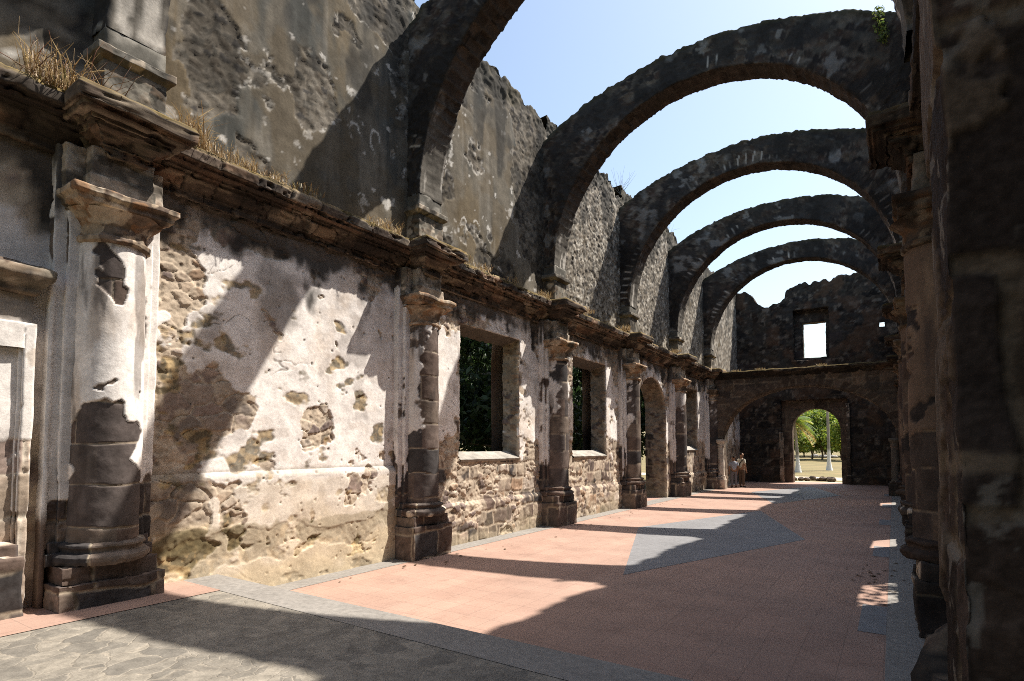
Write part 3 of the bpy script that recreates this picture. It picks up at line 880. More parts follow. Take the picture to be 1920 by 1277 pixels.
CORN = [(0, 5.34), (.055, 5.345), (.06, 5.43), (.085, 5.44), (.09, 5.475), (.13, 5.50), (.19, 5.545), (.225, 5.575), (.23, 5.62), (.26, 5.625), (.265, 5.665), (.375, 5.67), (.38, 5.715), (.435, 5.72), (.45, 5.84), (.41, 5.90), (.0, 5.95)]
DADO = {1: (1.66, .065), 2: (.84, .07), 3: (.84, .07), 5: (.86, .07)}

def top_fn(bay, seed):
    def f(u):
        u = np.asarray(u, float)
        P = np.stack([u * 1.3, np.full_like(u, seed * 3.1)], 1)
        t = 11.12 + .012 * (u - 5) + (fbm(P, 4, seed) - .5) * .55 + (vn(P * 5, seed + 3) - .5) * .16
        if bay == 2: t = t - .45 * sstep(12.6, 13.6, u)
        if bay == 3: t = t - .35 * sstep(17.4, 18.4, u) * 1
        return t
    return f

def build_side(side):
    mir = side == 'R'
    lab = ('long sunlit ruined nave wall on the left, white plaster below its cornice and grey rubble above' if not mir else
           'dark shaded ruined nave wall on the right, seen almost edge on')
    T = thing('nave_wall', lab, 'wall', ((X_WALL if not mir else MIRX - X_WALL), 16, 0))
    opens = OPEN_L if not mir else OPEN_R
    for bay in range(-1, 7):
        y0, y1 = yc(bay), yc(bay + 1)
        if bay == 6: y1 = 36.7
        k = 1 if not mir else 2.2
        res = RES[bay] * k
        B = Build()
        hs = [opens[bay]] if bay in opens else []
        if bay == 0 and not mir:
            pass
        fl = lambda u: np.full_like(np.asarray(u, float), 5.45)
        wall(B, y0, y1, 0.0, fl, res, mp_left(X_WALL), THICK, hs, tcap=False)
        if bay in DADO:
            zt, p = DADO[bay]
            B.sweep(y0, y1, X_WALL, [(p, 0), (p, zt - .05), (p * .8, zt - .02), (-.01, zt + .055)], res)
        st = st_lower(bay if not mir else 4, 3 if not mir else 503)
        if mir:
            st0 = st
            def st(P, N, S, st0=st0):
                c, d = st0(P, N, S); return c * np.array((.17, .145, .125))[None], d  # left wall colours multiplied down: shade of the right wall painted in
        finish('lower_wall', B, st, M_MAS, T, mir, .012, 2.0, 5)
        B = Build()
        tf = top_fn(bay, 301 + bay + (50 if mir else 0))
        wall(B, y0, y1, 5.40, tf, max(res * 1.15, .032), mp_left(X_UP), THICK, [])
        finish('upper_wall', B, st_upper(bay, 103 if not mir else 163), M_MAS, T, mir, .02, 2.0, 9)
        B = Build()
        if bay < 6:
            B.sweep(y0 + .3, y1 - .3, X_WALL, CORN, {1: .018, 2: .02, 3: .026}.get(bay, .034) * k)
            finish('cornice', B, st_cornice(203 + bay + (1400 if mir else 0)), M_MAS, T, mir, .012, 2.5, 15)
        if bay in opens and not opens[bay].get('arch') and not mir:
            h = opens[bay]
            B = Build()
            r = max(res, .03)
            y_ = np.linspace(h['u0'] + .01, h['u1'] - .01, int(2.3 / r)); w_ = np.linspace(-.03, .30, 10)
            a, b = np.meshgrid(y_, w_, indexing='ij')
            B.grid(np.stack([X_WALL - b, a + (h['u0'] + h['u1'] - 2 * a) * .10 * np.clip(b, 0, 1), h['z0'] + .035 + b * .52], -1), flip=True)
            B.grid(np.stack([np.full((len(y_), 2), X_WALL + .03), np.stack([y_, y_], 1), np.stack([np.full_like(y_, h['z0'] - .03), np.full_like(y_, h['z0'] + .0194)], 1)], -1))
            B.grid(np.stack([np.stack([np.full_like(y_, X_WALL + .03), np.full_like(y_, X_WALL - .02)], 1), np.stack([y_, y_], 1), np.full((len(y_), 2), h['z0'] - .03)], -1), flip=True)
            def sill_style(P, N, S):
                n = fbm(P * 5, 4, 77)
                return np.array((.36, .33, .285))[None] * (.55 + .8 * n)[:, None], (n - .5) * .02
            finish('window_sill', B, sill_style, M_MAS, T, False)
    return T

# ------------------------------------------------------------------ engaged columns
def pilaster(i, side):
    mir = side == 'R'
    c = yc(i); S0 = 1000 + 37 * i + (500 if mir else 0)
    z0 = PLAT_Z if c < PLAT_Y else 0
    far = {1: .014, 2: .02, 3: .035, 4: .045, 5: .055, 6: .065}[i]
    r = far if not mir else far * 1.25
    ordn = ['first', 'second', 'third', 'fourth', 'fifth', 'sixth'][i - 1]
    lk = {1: 'with smooth white plaster over dark drums, nearest the camera', 2: 'with dark drums bared on its right half, just before the first window',
          3: 'of dark banded drums between the first two windows', 4: 'with patchy plaster, left of the arched doorway', 5: 'with patchy plaster, right of the arched doorway',
          6: 'beside the low arch at the far end'}[i]
    if not mir: lab = '%s half column on the sunlit wall, %s' % (ordn, lk)
    else: lab = '%s dark half column along the shaded right wall, counted from the camera' % ordn
    xg = X_WALL if not mir else MIRX - X_WALL
    T = thing('engaged_column', lab, 'column', (xg + (.3 if not mir else -.3), c, z0), 'half columns along the nave walls')
    xw, ax = X_WALL - .05, -7.55
    # pedestal
    B = Build()
    B.box(xw, -7.2, c - .52, c + .52, z0, .60, r, 'xz')
    B.box(xw, -7.255, c - .47, c + .47, .60, .78, r, 'xz')
    pal = BASALT
    stp = st_dark_block(S0 + 1, .5, .6, pal, .06, (.33, .27, .2), (.42, .34, .26), 1.0 if not mir else .45)  # right pedestals get a darker copy, shade in the colour
    finish('pedestal', B, stp, M_MAS, T, mir, .028 if not mir else .05, 2.6, S0)
    B = Build()
    B.lathe(ax, c, [(.05, .77), (.455, .78), (.475, .82), (.475, .87), (.44, .90), (.395, .915), (.40, .945), (.425, .965), (.42, .995), (.34, 1.02)], min(r, .03))
    B.box(xw, ax + .02, c - .53, c + .53, .78, .90, r, 'xz'); B.box(xw, ax, c - .49, c + .49, .90, 1.01, r, 'xz')
    finish('column_base', B, st_dark_block(S0 + 2, .6, .9, pal, .10, (.36, .3, .22), (.45, .38, .30), 1.0 if not mir else .45), M_MAS, T, mir, .014 if not mir else .045, 4, S0 + 1)  # right bases likewise darkened to paint in their shade
    # flat backing pilaster, stepped
    B = Build()
    B.box(xw, X_WALL + .12, c - .54, c + .54, z0 if False else .95, 5.42, r, 'xzZ')
    B.box(xw, X_WALL + .19, c - .43, c + .43, .95, 5.42, r, 'xzZ')
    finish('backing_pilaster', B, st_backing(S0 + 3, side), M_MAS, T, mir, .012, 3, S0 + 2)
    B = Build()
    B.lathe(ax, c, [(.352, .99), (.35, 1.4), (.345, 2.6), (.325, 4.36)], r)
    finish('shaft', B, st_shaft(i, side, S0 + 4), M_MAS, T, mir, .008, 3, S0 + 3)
    B = Build()
    B.lathe(ax, c, [(.325, 4.34), (.365, 4.36), (.37, 4.41), (.33, 4.43), (.33, 4.55), (.36, 4.60), (.42, 4.66), (.47, 4.70)], min(r, .03))
    B.ring(xw, -7.23, c - .44, c + .44, [(-.06, 4.66), (-.02, 4.71), (.05, 4.74), (.06, 4.80), (.10, 4.83), (.10, 4.89), (.02, 4.91)], min(r, .035))
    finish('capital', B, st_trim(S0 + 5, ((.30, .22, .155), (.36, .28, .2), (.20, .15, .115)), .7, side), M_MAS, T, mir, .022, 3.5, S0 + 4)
    B = Build()
    B.box(xw, -7.31, c - .34, c + .34, 4.90, 5.10, r, 'xz'); B.box(xw, -7.335, c - .315, c + .315, 5.10, 5.42, r, 'xz')
    B.box(xw, -7.50, c - .50, c + .50, 4.90, 5.42, r, 'xz')
    finish('frieze_block', B, st_trim(S0 + 6, ((.30, .27, .22), (.38, .33, .27), (.2, .175, .14)), .2, side), M_MAS, T, mir, .015, 3.5, S0 + 5)
    B = Build()
    B.ring(xw, -7.44, c - .06, c + .06, [(e + .11, z) for e, z in CORN[:-1]] + [(.2, 5.955)], min(max(r * .8, .016), .045))
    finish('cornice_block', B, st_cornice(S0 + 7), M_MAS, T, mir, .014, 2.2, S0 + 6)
    cu = c + .14
    B = Build()
    B.box(X_UP - .05, -7.46, cu - .34, cu + .34, 5.92, 6.55, r, 'xz')
    B.ring(X_UP - .05, -7.47, cu - .34, cu + .34, [(.0, 6.54), (.05, 6.58), (.085, 6.61), (.085, 6.70), (.0, 6.72)], min(r, .04))
    finish('upper_plinth', B, st_trim(S0 + 8, ((.11, .102, .088), (.17, .155, .128), (.075, .07, .06)), .15, side), M_MAS, T, mir, .014, 3, S0 + 7)
    return T

def arch(i):
    c = yc(i) + .14
    ordn = ['first', 'second', 'third', 'fourth', 'fifth', 'sixth'][i - 1]
    lab = {1: 'stone arch springing from the column nearest the camera, mostly above the picture', 2: 'large dark stone arch cut off by the top of the picture',
           3: 'dark stone arch with a full ring against the sky, nearest whole one', 4: 'dark arch with pale joints, second whole ring against the sky',
           5: 'third whole ring of the dark arches over the nave', 6: 'farthest and smallest dark arch over the nave, before the end wall'}[i]
    T = thing('stone_arch', lab, 'arch', (AX, c, 6.72), 'transverse arches over the nave')
    res = {1: .06, 2: .035, 3: .035, 4: .042, 5: .05, 6: .06}[i]
    B = Build()
    th = np.linspace(0, np.pi, int(np.pi * 4.2 / res))
    ca, sa = np.cos(th), np.sin(th)
    # outer point: along the radial direction to the extrados, or to the wall plane
    ro = np.full_like(th, 5.0)
    for _ in range(30):
        x = AX + ro * ca
        ro = .5 * ro + .5 * extr(x)
    ro = np.minimum(ro, np.where(np.abs(ca) > .02, 4.42 / np.maximum(np.abs(ca), .02), 99))
    nr = int(.9 / res); ny = int(.66 / res)
    y0, y1 = c - .33, c + .33
    k = np.linspace(0, 1, nr + 1)
    R = AR + (ro - AR)[:, None] * k
    X = AX + R * ca[:, None]; Z = AZ + R * sa[:, None]
    Sg = np.stack([np.broadcast_to((th * 4.2)[:, None], R.shape), R], -1)
    B.grid(np.stack([X, np.full_like(X, y0), Z], -1), Sg, flip=False)
    B.grid(np.stack([X, np.full_like(X, y1), Z], -1), Sg, flip=True)
    yy = np.linspace(y0, y1, ny + 1)
    for q, fl in ((0, False), (-1, True)):
        xx = np.broadcast_to(X[:, q][:, None], (len(th), len(yy))); zz = np.broadcast_to(Z[:, q][:, None], (len(th), len(yy)))
        rr = np.broadcast_to(R[:, q][:, None], xx.shape); ss = np.broadcast_to((th * 4.2)[:, None], xx.shape)
        B.grid(np.stack([xx, np.broadcast_to(yy, xx.shape), zz], -1), np.stack([ss, rr], -1), flip=not fl)
    V = B.V
    finish('arch_ring', B, st_arch(2000 + 31 * i), M_MAS, T, False, .025, 2.2, 2000 + i)
    # impost shafts under both feet
    for mir in (False, True):
        B = Build()
        B.box(X_UP - .05, -7.475, c - .33, c + .33, 6.715, 6.97, max(res, .03), 'xz')
        finish('impost', B, st_arch_foot(2100 + i), M_MAS, T, mir, .012, 3, 2100 + i)

def st_arch_foot(seed):
    def f(P, N, S):
        n = fbm(P * 3, 4, seed); n2 = fbm(P * 9, 3, seed + 1)
        c = np.array((.12, .112, .095))[None] * (.5 + n)[:, None]
        c = lerp(c, np.array((.34, .315, .27))[None], sstep(.58, .68, n2) * .6)
        return c, (n - .5) * .02
    return f

# ------------------------------------------------------------------ far end
def end_wall():
    T = thing('end_wall', 'dark rough end wall of the nave with a ragged top, square window above and arched door below', 'wall', (-3.6, 37, 0))
    xs = [-9.0, -8.1, -7.3, -6.9, -6.66, -6.0, -5.4, -5.05, -5.0, -4.8, -3.4, -1.6, .2, 1.6]
    zs = [11.2, 11.36, 11.5, 11.2, 10.75, 10.27, 10.5, 10.8, 11.2, 11.45, 11.5, 11.65, 11.5, 11.4]
    def tf(u):
        u = np.asarray(u, float)
        return np.interp(u, xs, zs) + (vn(np.stack([u * 4, u * 0], 1), 5) - .5) * .28
    holes = [dict(u0=-4.68, u1=-2.86, z0=7.05, z1=9.98, depth=.55), dict(u0=-5.45, u1=-2.06, z0=-.05, z1=4.75, depth=.30), dict(u0=-.44, u1=-.20, z0=8.55, z1=8.76, splay=.8, rise=.45)]
    B = Build()
    wall(B, -8.6, 1.5, -.05, tf, .075, mp_end(36.5), 1.0, holes)
    finish('wall', B, st_endwall(3000), M_MAS, T, False, .04, 1.6, 30)
    # inner wall of the upper window recess, with the opening itself
    B = Build()
    fl = lambda z: (lambda u: np.full_like(np.asarray(u, float), z))
    wall(B, -4.75, -2.8, 6.98, fl(10.05), .07, mp_end(37.02), .5, [dict(u0=-4.24, u1=-3.06, z0=7.24, z1=9.28)])
    finish('window_surround', B, st_endwall(3050, 1.2), M_MAS, T, False, .02, 2, 31)
    B = Build()
    wall(B, -5.5, -2.0, -.05, fl(4.82), .06, mp_end(36.78), .6, [dict(u0=-4.9, u1=-2.45, z0=-.05, zs=3.0, z1=4.25, arch=True)])
    def sd(P, N, S):
        c, d = ashlar(S, P, .42, .6, [(.11, .08, .06), (.085, .062, .048), (.14, .105, .078)], np.array((.17, .14, .10)), 3077, .012)
        return c, d
    finish('door_surround', B, sd, M_MAS, T, False, .015, 2, 32)
    # stone jamb strips of the doorway; left one's lit look put into paler colours
    for x, zt in ((-5.44, 2.9), (-2.06, 4.5)):
        B = Build(); B.box(x - .10, x + .10, 36.40, 36.6, 0, zt, .05, 'Yz')
        finish('door_jamb', B, st_dark_block(3088, .5, .5, [(.26, .21, .165), (.20, .155, .12), (.10, .08, .062)] if x < -3 else [(.10, .078, .06), (.075, .058, .046)], .1), M_MAS, T, False, .05, 2.5, 33)
    return T

def choir_screen():
    T = thing('choir_arch_wall', 'low wide stone arch wall crossing the far end of the nave, weeds along its flat top', 'arch wall', (-3.5, 29.6, 0))
    B = Build()
    def tf(u):
        u = np.asarray(u, float)
        return 5.55 + (vn(np.stack([u * 3, u * 0], 1), 15) - .5) * .14 + .012 * (u + 7)
    wall(B, -7.75, .58, 0, tf, .07, mp_end(29.2), .9, [dict(u0=-6.98, u1=.12, z0=0, zs=2.42, z1=4.86, arch=True)])
    def s1(P, N, S):
        c, d = ashlar(S, P, .32, .5, [(.095, .073, .058), (.13, .098, .075), (.07, .056, .047), (.15, .108, .077)], np.array((.20, .16, .12)), 3100, .02, .03)
        n = fbm(S * 1.5, 4, 3101)
        c = lerp(c, np.array((.062, .054, .046))[None], sstep(.5, .66, n) * .6)
        rr = np.hypot((P[:, 0] + 3.43) / 3.55, (P[:, 2] - 2.42) / 2.44)
        vou = (rr < 1.14) & (P[:, 2] > 2.4) & (np.abs(N[:, 1]) > .5)
        an = np.arctan2(P[:, 2] - 2.42, P[:, 0] + 3.43) * 9
        fq = an - np.floor(an)
        cv = pick([(.095, .072, .056), (.12, .09, .07), (.08, .06, .047)], _hash(np.floor(an), an * 0, an * 0, 5)) * (.6 + .8 * n)[:, None]
        cv = lerp(cv, np.array((.17, .135, .10))[None], sstep(.10, .03, np.minimum(fq, 1 - fq)))
        return np.where(vou[:, None], cv, c), d
    finish('arch_wall', B, s1, M_MAS, T, False, .03, 2, 41)
    B = Build()
    pr = [(-.02, 5.36), (.03, 5.38), (.05, 5.46), (.12, 5.52), (.20, 5.58), (.22, 5.68), (.10, 5.74), (-.4, 5.77)]
    prr = refine(pr, .05); X = np.linspace(-7.4, .3, 120)
    e = np.array([p[0] for p in prr]); z = np.array([p[1] for p in prr])
    B.grid(np.stack([np.broadcast_to(X[:, None], (len(X), len(e))), np.broadcast_to(29.2 - e, (len(X), len(e))), np.broadcast_to(z, (len(X), len(e)))], -1))
    finish('ledge', B, st_cornice(3110), M_MAS, T, False, .035, 2.5, 42)
    for sx, x in ((0, -7.12), (1, .02)):
        B = Build()
        B.box(x - .26, x + .22, 28.98, 29.5, 0, .50, .06, 'Yz'); B.box(x - .22, x + .17, 29.02, 29.5, .5, .60, .06, 'Yz')
        finish('pier_pedestal', B, st_dark_block(3120 + sx, .5, .5, [(.42, .36, .29), (.34, .28, .22), (.25, .2, .16)] if sx == 0 else DARKR, .2 if sx == 0 else .05), M_MAS, T, False, .02, 2.5, 43)
        B = Build()
        B.lathe(x + .02, 29.22, [(.17, .58), (.185, .63), (.16, .68), (.15, 2.05), (.17, 2.09), (.155, 2.12), (.16, 2.2), (.21, 2.28), (.24, 2.32), (.24, 2.42), (.12, 2.44)], .04, -math.pi, 0.0)
        B.lathe(x + .02, 29.22, [(.17, .58), (.185, .63), (.16, .68), (.15, 2.05), (.17, 2.09), (.155, 2.12), (.16, 2.2), (.21, 2.28), (.24, 2.32), (.24, 2.42), (.12, 2.44)], .04, 0.0, math.pi)
        def sc_(P, N, S):
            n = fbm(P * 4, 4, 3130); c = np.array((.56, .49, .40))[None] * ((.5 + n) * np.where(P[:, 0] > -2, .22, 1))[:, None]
            return lerp(c, np.array((.2, .15, .12))[None], sstep(.55, .65, fbm(P * 3, 3, 3133)) * .8), (n - .5) * .02
        finish('pier_column', B, sc_, M_MAS, T, False)
    return T

# ------------------------------------------------------------------ door surround at the left edge
def side_door():
    T = thing('side_doorway', 'blocked white doorway with moulded frame and dark hood, left of the nearest column', 'doorway', (-7.6, 1.2, PLAT_Z))
    B = Build()
    B.box(X_WALL - .03, -7.60, 2.135, 2.225, PLAT_Z, 3.36, .018, 'xz')
    B.box(X_WALL - .03, -7.60, .1, 2.135, 3.09, 3.36, .018, 'xz')
    B.box(X_WALL - .03, -7.635, .1, 2.20, 3.36, 3.68, .018, 'xz')
    B.box(X_WALL - .03, -7.632, 2.105, 2.135, PLAT_Z, 3.09, .015, 'xz')
    def s1(P, N, S):
        z = S[:, 1]
        c, d = ashlar(S, P, .45, .5, [(.42, .34, .27), (.34, .27, .21), (.25, .19, .16)], np.array((.6, .52, .42)), 4000, .01)
        n = fbm(S * 2.5, 4, 4001); e = (n - .5) * 1.2 + .35 * sstep(1.4, 2.6, z) - .08
        m = sstep(-.03, .03, e)
        c = lerp(c, WHITE[None] * (.78 + .3 * n)[:, None], m)
        c = lerp(c, np.array((.20, .17, .14))[None], sstep(3.30, 3.42, z + (n - .5) * .2) * .85)
        return lerp(c, np.array((.40, .32, .24))[None], sstep(.54, .66, fbm(S * 4 + 30, 4, 4002)) * .6), d * (1 - m) + .008 * m
    finish('door_frame', B, s1, M_MAS, T, False, .012, 3, 50)
    B = Build()
    B.box(X_WALL - .03, -7.665, .1, 2.12, PLAT_Z, 3.10, .025, 'xz')
    finish('blocked_panel', B, s1, M_MAS, T, False, .012, 3, 51)
    B = Build()
    B.ring(X_WALL - .03, -7.60, .1, 2.20, [(.0, 3.66), (.04, 3.68), (.05, 3.74), (.11, 3.80), (.15, 3.85), (.15, 3.93), (.05, 3.99)], .03)
    finish('door_hood', B, st_trim(4010, ((.13, .11, .09), (.2, .17, .13), (.09, .08, .07)), .2), M_MAS, T, False, .02, 3, 52)
    B = Build()
    B.box(X_WALL - .03, -7.40, 1.55, 2.16, PLAT_Z, .93, .03, 'xz'); B.box(X_WALL - .03, -7.47, 1.62, 2.12, .93, 1.05, .03, 'xz')
    finish('jamb_pedestal', B, st_dark_block(4020, .4, .5, BASALT + [(.3, .25, .2)], .1), M_MAS, T, False, .02, 3, 53)
    B = Build()
    B.box(X_WALL - .03, -7.60, 2.34, 2.385, PLAT_Z, 3.9, .02, 'xz')
    def s2(P, N, S):
        n = fbm(S * 3, 4, 4030); c = WHITE[None] * (.8 + .35 * n)[:, None]
        return lerp(c, np.array((.2, .15, .12))[None], sstep(1.6, 1.2, P[:, 2] + (n - .5) * 1.2)), (n - .5) * .01
    finish('plaster_fillet', B, s2, M_MAS, T, False, .01, 3, 54)
    return T

def near_pier():
    T = thing('near_pier', 'very dark massive stone pier filling the right edge, closest to the camera', 'pier', (.6, 2.8, PLAT_Z))
    B = Build()
    B.box(.172, .80, 2.38, 3.30, PLAT_Z, 5.5, .011, 'XYzZ')
    B.box(.80, 1.5, 2.38, 3.30, PLAT_Z, 5.5, .05, 'xXYzZ')
    B.box(.30, 1.5, 2.30, 3.38, 5.3, 5.6, .05, 'XY')
    def s1(P, N, S):
        c, d = ashlar(S, P, .86, .95, [(.050, .036, .030), (.036, .027, .023), (.066, .046, .036)], np.array((.13, .098, .07)), 5001, .016, .05)
        n = fbm(S * 1.3 + 6, 4, 5003); n2 = fbm(S * 7, 4, 5004)
        e = (n - .5) * 1.4 + (n2 - .5) * .35 - .16 + .34 * sstep(3.0, 3.9, S[:, 1]) + .2 * sstep(1.7, 2.2, S[:, 1]) * sstep(2.8, 2.3, S[:, 1])
        m = sstep(-.03, .03, e)
        c = lerp(c, np.array((.105, .078, .058))[None] * (.35 + .6 * n2 + .6 * fbm(P * 40, 3, 5011))[:, None], m)
        c = c * (.6 + .8 * fbm(P * 55, 3, 5013))[:, None]
        c = lerp(c, np.array((.19, .165, .14))[None], sstep(.60, .68, fbm(S * 11, 4, 5010)) * sstep(.44, .56, fbm(S * 1.7 + 77, 3, 5012)) * .7)
        c = lerp(c, np.array((.17, .13, .095))[None], sstep(.05, .02, np.abs(S[:, 1] - 1.98 + .10 * (n2 - .5))) * .8)
        return c, d * (1 - m) + m * .012 + (n - .5) * .03
    finish('pier_shaft', B, s1, M_MAS, T, False, .02, 2.2, 61)
    B = Build()
    B.box(.07, 1.4, 2.3, 3.42, PLAT_Z, .62, .04, 'Xz')
    B.box(.11, 1.4, 2.34, 3.36, .62, .98, .04, 'Xz')
    finish('pedestal', B, st_dark_block(5020, .5, .6, DARKR, 0), M_MAS, T, False, .03, 2.5, 62)
    return T

def blob_stone(name, c, r, seed, pal, res=20, squash=(1, 1, 1)):
    B = Build()
    A = np.linspace(0, 2 * np.pi, res * 2 + 1); E = np.linspace(-np.pi / 2, np.pi / 2, res + 1)
    a, e = np.meshgrid(A, E, indexing='ij')
    D = np.stack([np.cos(e) * np.cos(a), np.cos(e) * np.sin(a), np.sin(e)], -1)
    q = fbm(D.reshape(-1, 3) * 1.6 + seed, 4, seed).reshape(a.shape)
    # flatten some sides so that it reads as broken stone
    R = .72 + .65 * q
    for k in range(6):
        n = np.array([math.cos(k * 2.1 + seed), math.sin(k * 1.7 + seed), math.sin(k * 3.3 + seed) * .7]); n /= np.linalg.norm(n)
        dd = D @ n
        R = np.where(dd > .3, np.minimum(R, .78 / np.maximum(dd, .3)), R)
    G = D * R[..., None] * np.array(squash) * r + np.array(c)
    G[..., 2] = np.maximum(G[..., 2], c[2] - r * squash[2] * .8)
    B.grid(G)
    def s(P, N, S):
        n = fbm(P * 4 / max(r, .2), 4, seed + 5)
        return pick(pal, np.clip(n * 1.5 - .25, 0, .99)) * (.5 + n)[:, None], (n - .5) * .08 * r
    return finish(name, B, s, M_STONE, None, loc=(c[0], c[1], c[2] - r * squash[2] * .8))

# ------------------------------------------------------------------ ground, floors
def sheet(name, pts, z, mat, kind='structure'):
    me = bpy.data.meshes.new(name)
    me.from_pydata([(x, y, 0) for x, y in pts], [], [tuple(range(len(pts)))])
    o = bpy.data.objects.new(name, me); COL.objects.link(o); o.location = (0, 0, z)
    me.materials.append(mat); o['kind'] = kind
    return o

def ground():
    m, t, b = nodes_mat('dry_ground')
    tc = N_(t, 'ShaderNodeTexCoord')
    nz = N_(t, 'ShaderNodeTexNoise', i_Scale=.35, i_Detail=8.0, i_Roughness=.65); t.links.new(tc.outputs['Object'], nz.inputs['Vector'])
    rp = N_(t, 'ShaderNodeValToRGB'); e = rp.color_ramp.elements
    e[0].position = .3; e[0].color = (.15, .105, .048, 1); e[1].position = .7; e[1].color = (.26, .18, .078, 1)
    k = rp.color_ramp.elements.new(.5); k.color = (.18, .145, .055, 1)
    t.links.new(nz.outputs[0], rp.inputs[0])
    o, n1 = mul_noise(t, rp.outputs[0], 12, .7, 1.25, 6)
    t.links.new(o, b.inputs['Base Color']); b.inputs['Roughness'].default_value = 1
    sheet('ground', [(-900, -900), (900, -900), (900, 900), (-900, 900)], -.06, m)
    road = mat_plain('pale_dirt', (.52, .45, .36), .95, 6, .8, 1.15)
    sheet('road', [(-60, 41.6), (60, 41.6), (60, 45.6), (-60, 45.6)], -.052, road)
    sheet('path', [(-9, 37.6), (2, 37.6), (2, 39.4), (-9, 39.4)], -.048, road)
    # nave floor of red tiles
    sheet('floor', [(-8.5, -4), (1.4, -4), (1.4, 38), (-8.5, 38)], 0, M_TILE)
    # cement strips beside the walls and grey diamonds
    sheet('floor_border', [(-7.85, PLAT_Y), (-7.27, PLAT_Y), (-7.27, 36.4), (-7.85, 36.4)], .004, M_CONC)
    sheet('floor_border', [(-.13, PLAT_Y), (.62, PLAT_Y), (.62, 36.4), (-.13, 36.4)], .004, M_CONC)
    for i in (2, 3, 4, 5, 6):
        sheet('floor_patch', [(-.40, yc(i) - .62), (-.132, yc(i) - .62), (-.132, yc(i) + .68), (-.40, yc(i) + .68)], .0045, M_GREYT)
    sheet('floor_diamond', [(-3.68, 8.75), (-1.70, 14.3), (-3.66, 19.95), (-5.5, 14.1)], .004, M_GREYT)
    sheet('floor_diamond', [(-3.66, 22.6), (-1.95, 28.0), (-3.66, 33.6), (-5.5, 28.0)], .004, M_GREYT)
    # raised platform
    B = Build()
    B.box(-7.9, .7, -4, PLAT_Y, 0.0, PLAT_Z, .5, 'z')
    V = np.concatenate(B.V); F = np.concatenate(B.F)
    o = bpy.data.objects.new('platform', new_mesh('platform', V, F, None, False)); COL.objects.link(o)
    o.data.materials.append(M_FLAG); struct(o)
    sheet('platform_border', [(-7.8, 3.86), (.66, 3.80), (.66, PLAT_Y - .004), (-7.8, PLAT_Y - .004)], PLAT_Z + .004, M_CONC)
    sheet('platform_tiles', [(-7.8, -4), (-6.78, -4), (-6.78, 3.87), (-7.8, 3.87)], PLAT_Z + .007, M_TILE)

# ------------------------------------------------------------------ vegetation
def leaf_mesh(cent, n_each, rad, size, pal, seed, flat=.75, up=.3):
    g = np.random.default_rng(seed)
    P = []; 
    for c, r in zip(cent, rad):
        d = g.normal(size=(n_each, 3)); d /= np.linalg.norm(d, axis=1)[:, None]
        q = g.random(n_each) ** .45
        P.append(np.array(c) + d * (q * r)[:, None] * np.array([1, 1, flat]))
    P = np.concatenate(P); n = len(P)
    a = g.normal(size=(n, 3)); a /= np.linalg.norm(a, axis=1)[:, None]
    b = g.normal(size=(n, 3)); b[:, 2] += up; b -= a * np.einsum('ij,ij->i', a, b)[:, None]; b /= np.linalg.norm(b, axis=1)[:, None]
    s = size * (.6 + .8 * g.random(n))[:, None]
    V = np.stack([P - a * s, P + b * s * .42, P + a * s, P - b * s * .42], 1).reshape(-1, 3)
    F = np.arange(n * 4).reshape(n, 4)
    cl = pick(pal, g.random(n)) * (.7 + .6 * g.random(n))[:, None]
    tone = np.repeat(.75 + .5 * g.random(len(cent)), n_each)
    c4 = np.repeat(cl * tone[:, None], 4, 0)
    return V, F, c4

def make_tree(name, label, loc, h, cr, pal, seed, n_leaf=5000, size=.16, trunk_r=.16, clumps=26, group=None, bark=(.16, .12, .09)):
    g = np.random.default_rng(seed)
    T = thing(name, label, 'tree', loc, group)
    B = Build()
    zt = h * .42
    pts = [(0, 0, -.1)]
    for k in range(1, 6): pts.append((g.normal() * .06 * k, g.normal() * .06 * k, zt * k / 5))
    B.tube(pts, np.linspace(trunk_r, trunk_r * .7, 6), 9)
    cents = []; rads = []
    top = np.array(pts[-1])
    for k in range(clumps):
        a = g.random() * 2 * np.pi; q = math.sqrt(g.random()); zz = g.random()
        w = cr * q * (1 - .55 * zz)
        cents.append((math.cos(a) * w, math.sin(a) * w, h * .30 + zz * h * .62)); rads.append(cr * (.24 + .22 * g.random()))
    for k in range(0, clumps, 3):
        c = np.array(cents[k]); mid = (top + c) / 2 + g.normal(size=3) * .15
        B.tube([top * .9, mid, c], [trunk_r * .5, trunk_r * .3, trunk_r * .08], 6)
    def sb(P, N, S):
        n = fbm(P * np.array([8, 8, 2.0]), 3, seed); return np.array(bark)[None] * (.5 + n)[:, None], (n - .5) * .02
    finish('trunk', B, sb, M_BARK).parent = T
    V, F, c = leaf_mesh(cents, max(20, n_leaf // clumps), rads, size, pal, seed + 1)
    o = bpy.data.objects.new('crown', new_mesh('crown', V, F, c, False)); COL.objects.link(o); o.data.materials.append(M_LEAF); o.parent = T
    return T

def copy_thing(T, loc, rot, sc, label=None):
    r = T.copy(); COL.objects.link(r); r.location = loc; r.rotation_euler = (0, 0, rot); r.scale = (sc, sc, sc)
    if label: r['label'] = label
    for ch in T.children:
        c = ch.copy(); COL.objects.link(c); c.parent = r
    return r

GREEN_D = [(.035, .065, .020), (.05, .085, .025), (.03, .05, .018), (.065, .095, .03)]
GREEN_Y = [(.27, .34, .04), (.17, .25, .035), (.36, .38, .06), (.09, .15, .022)]

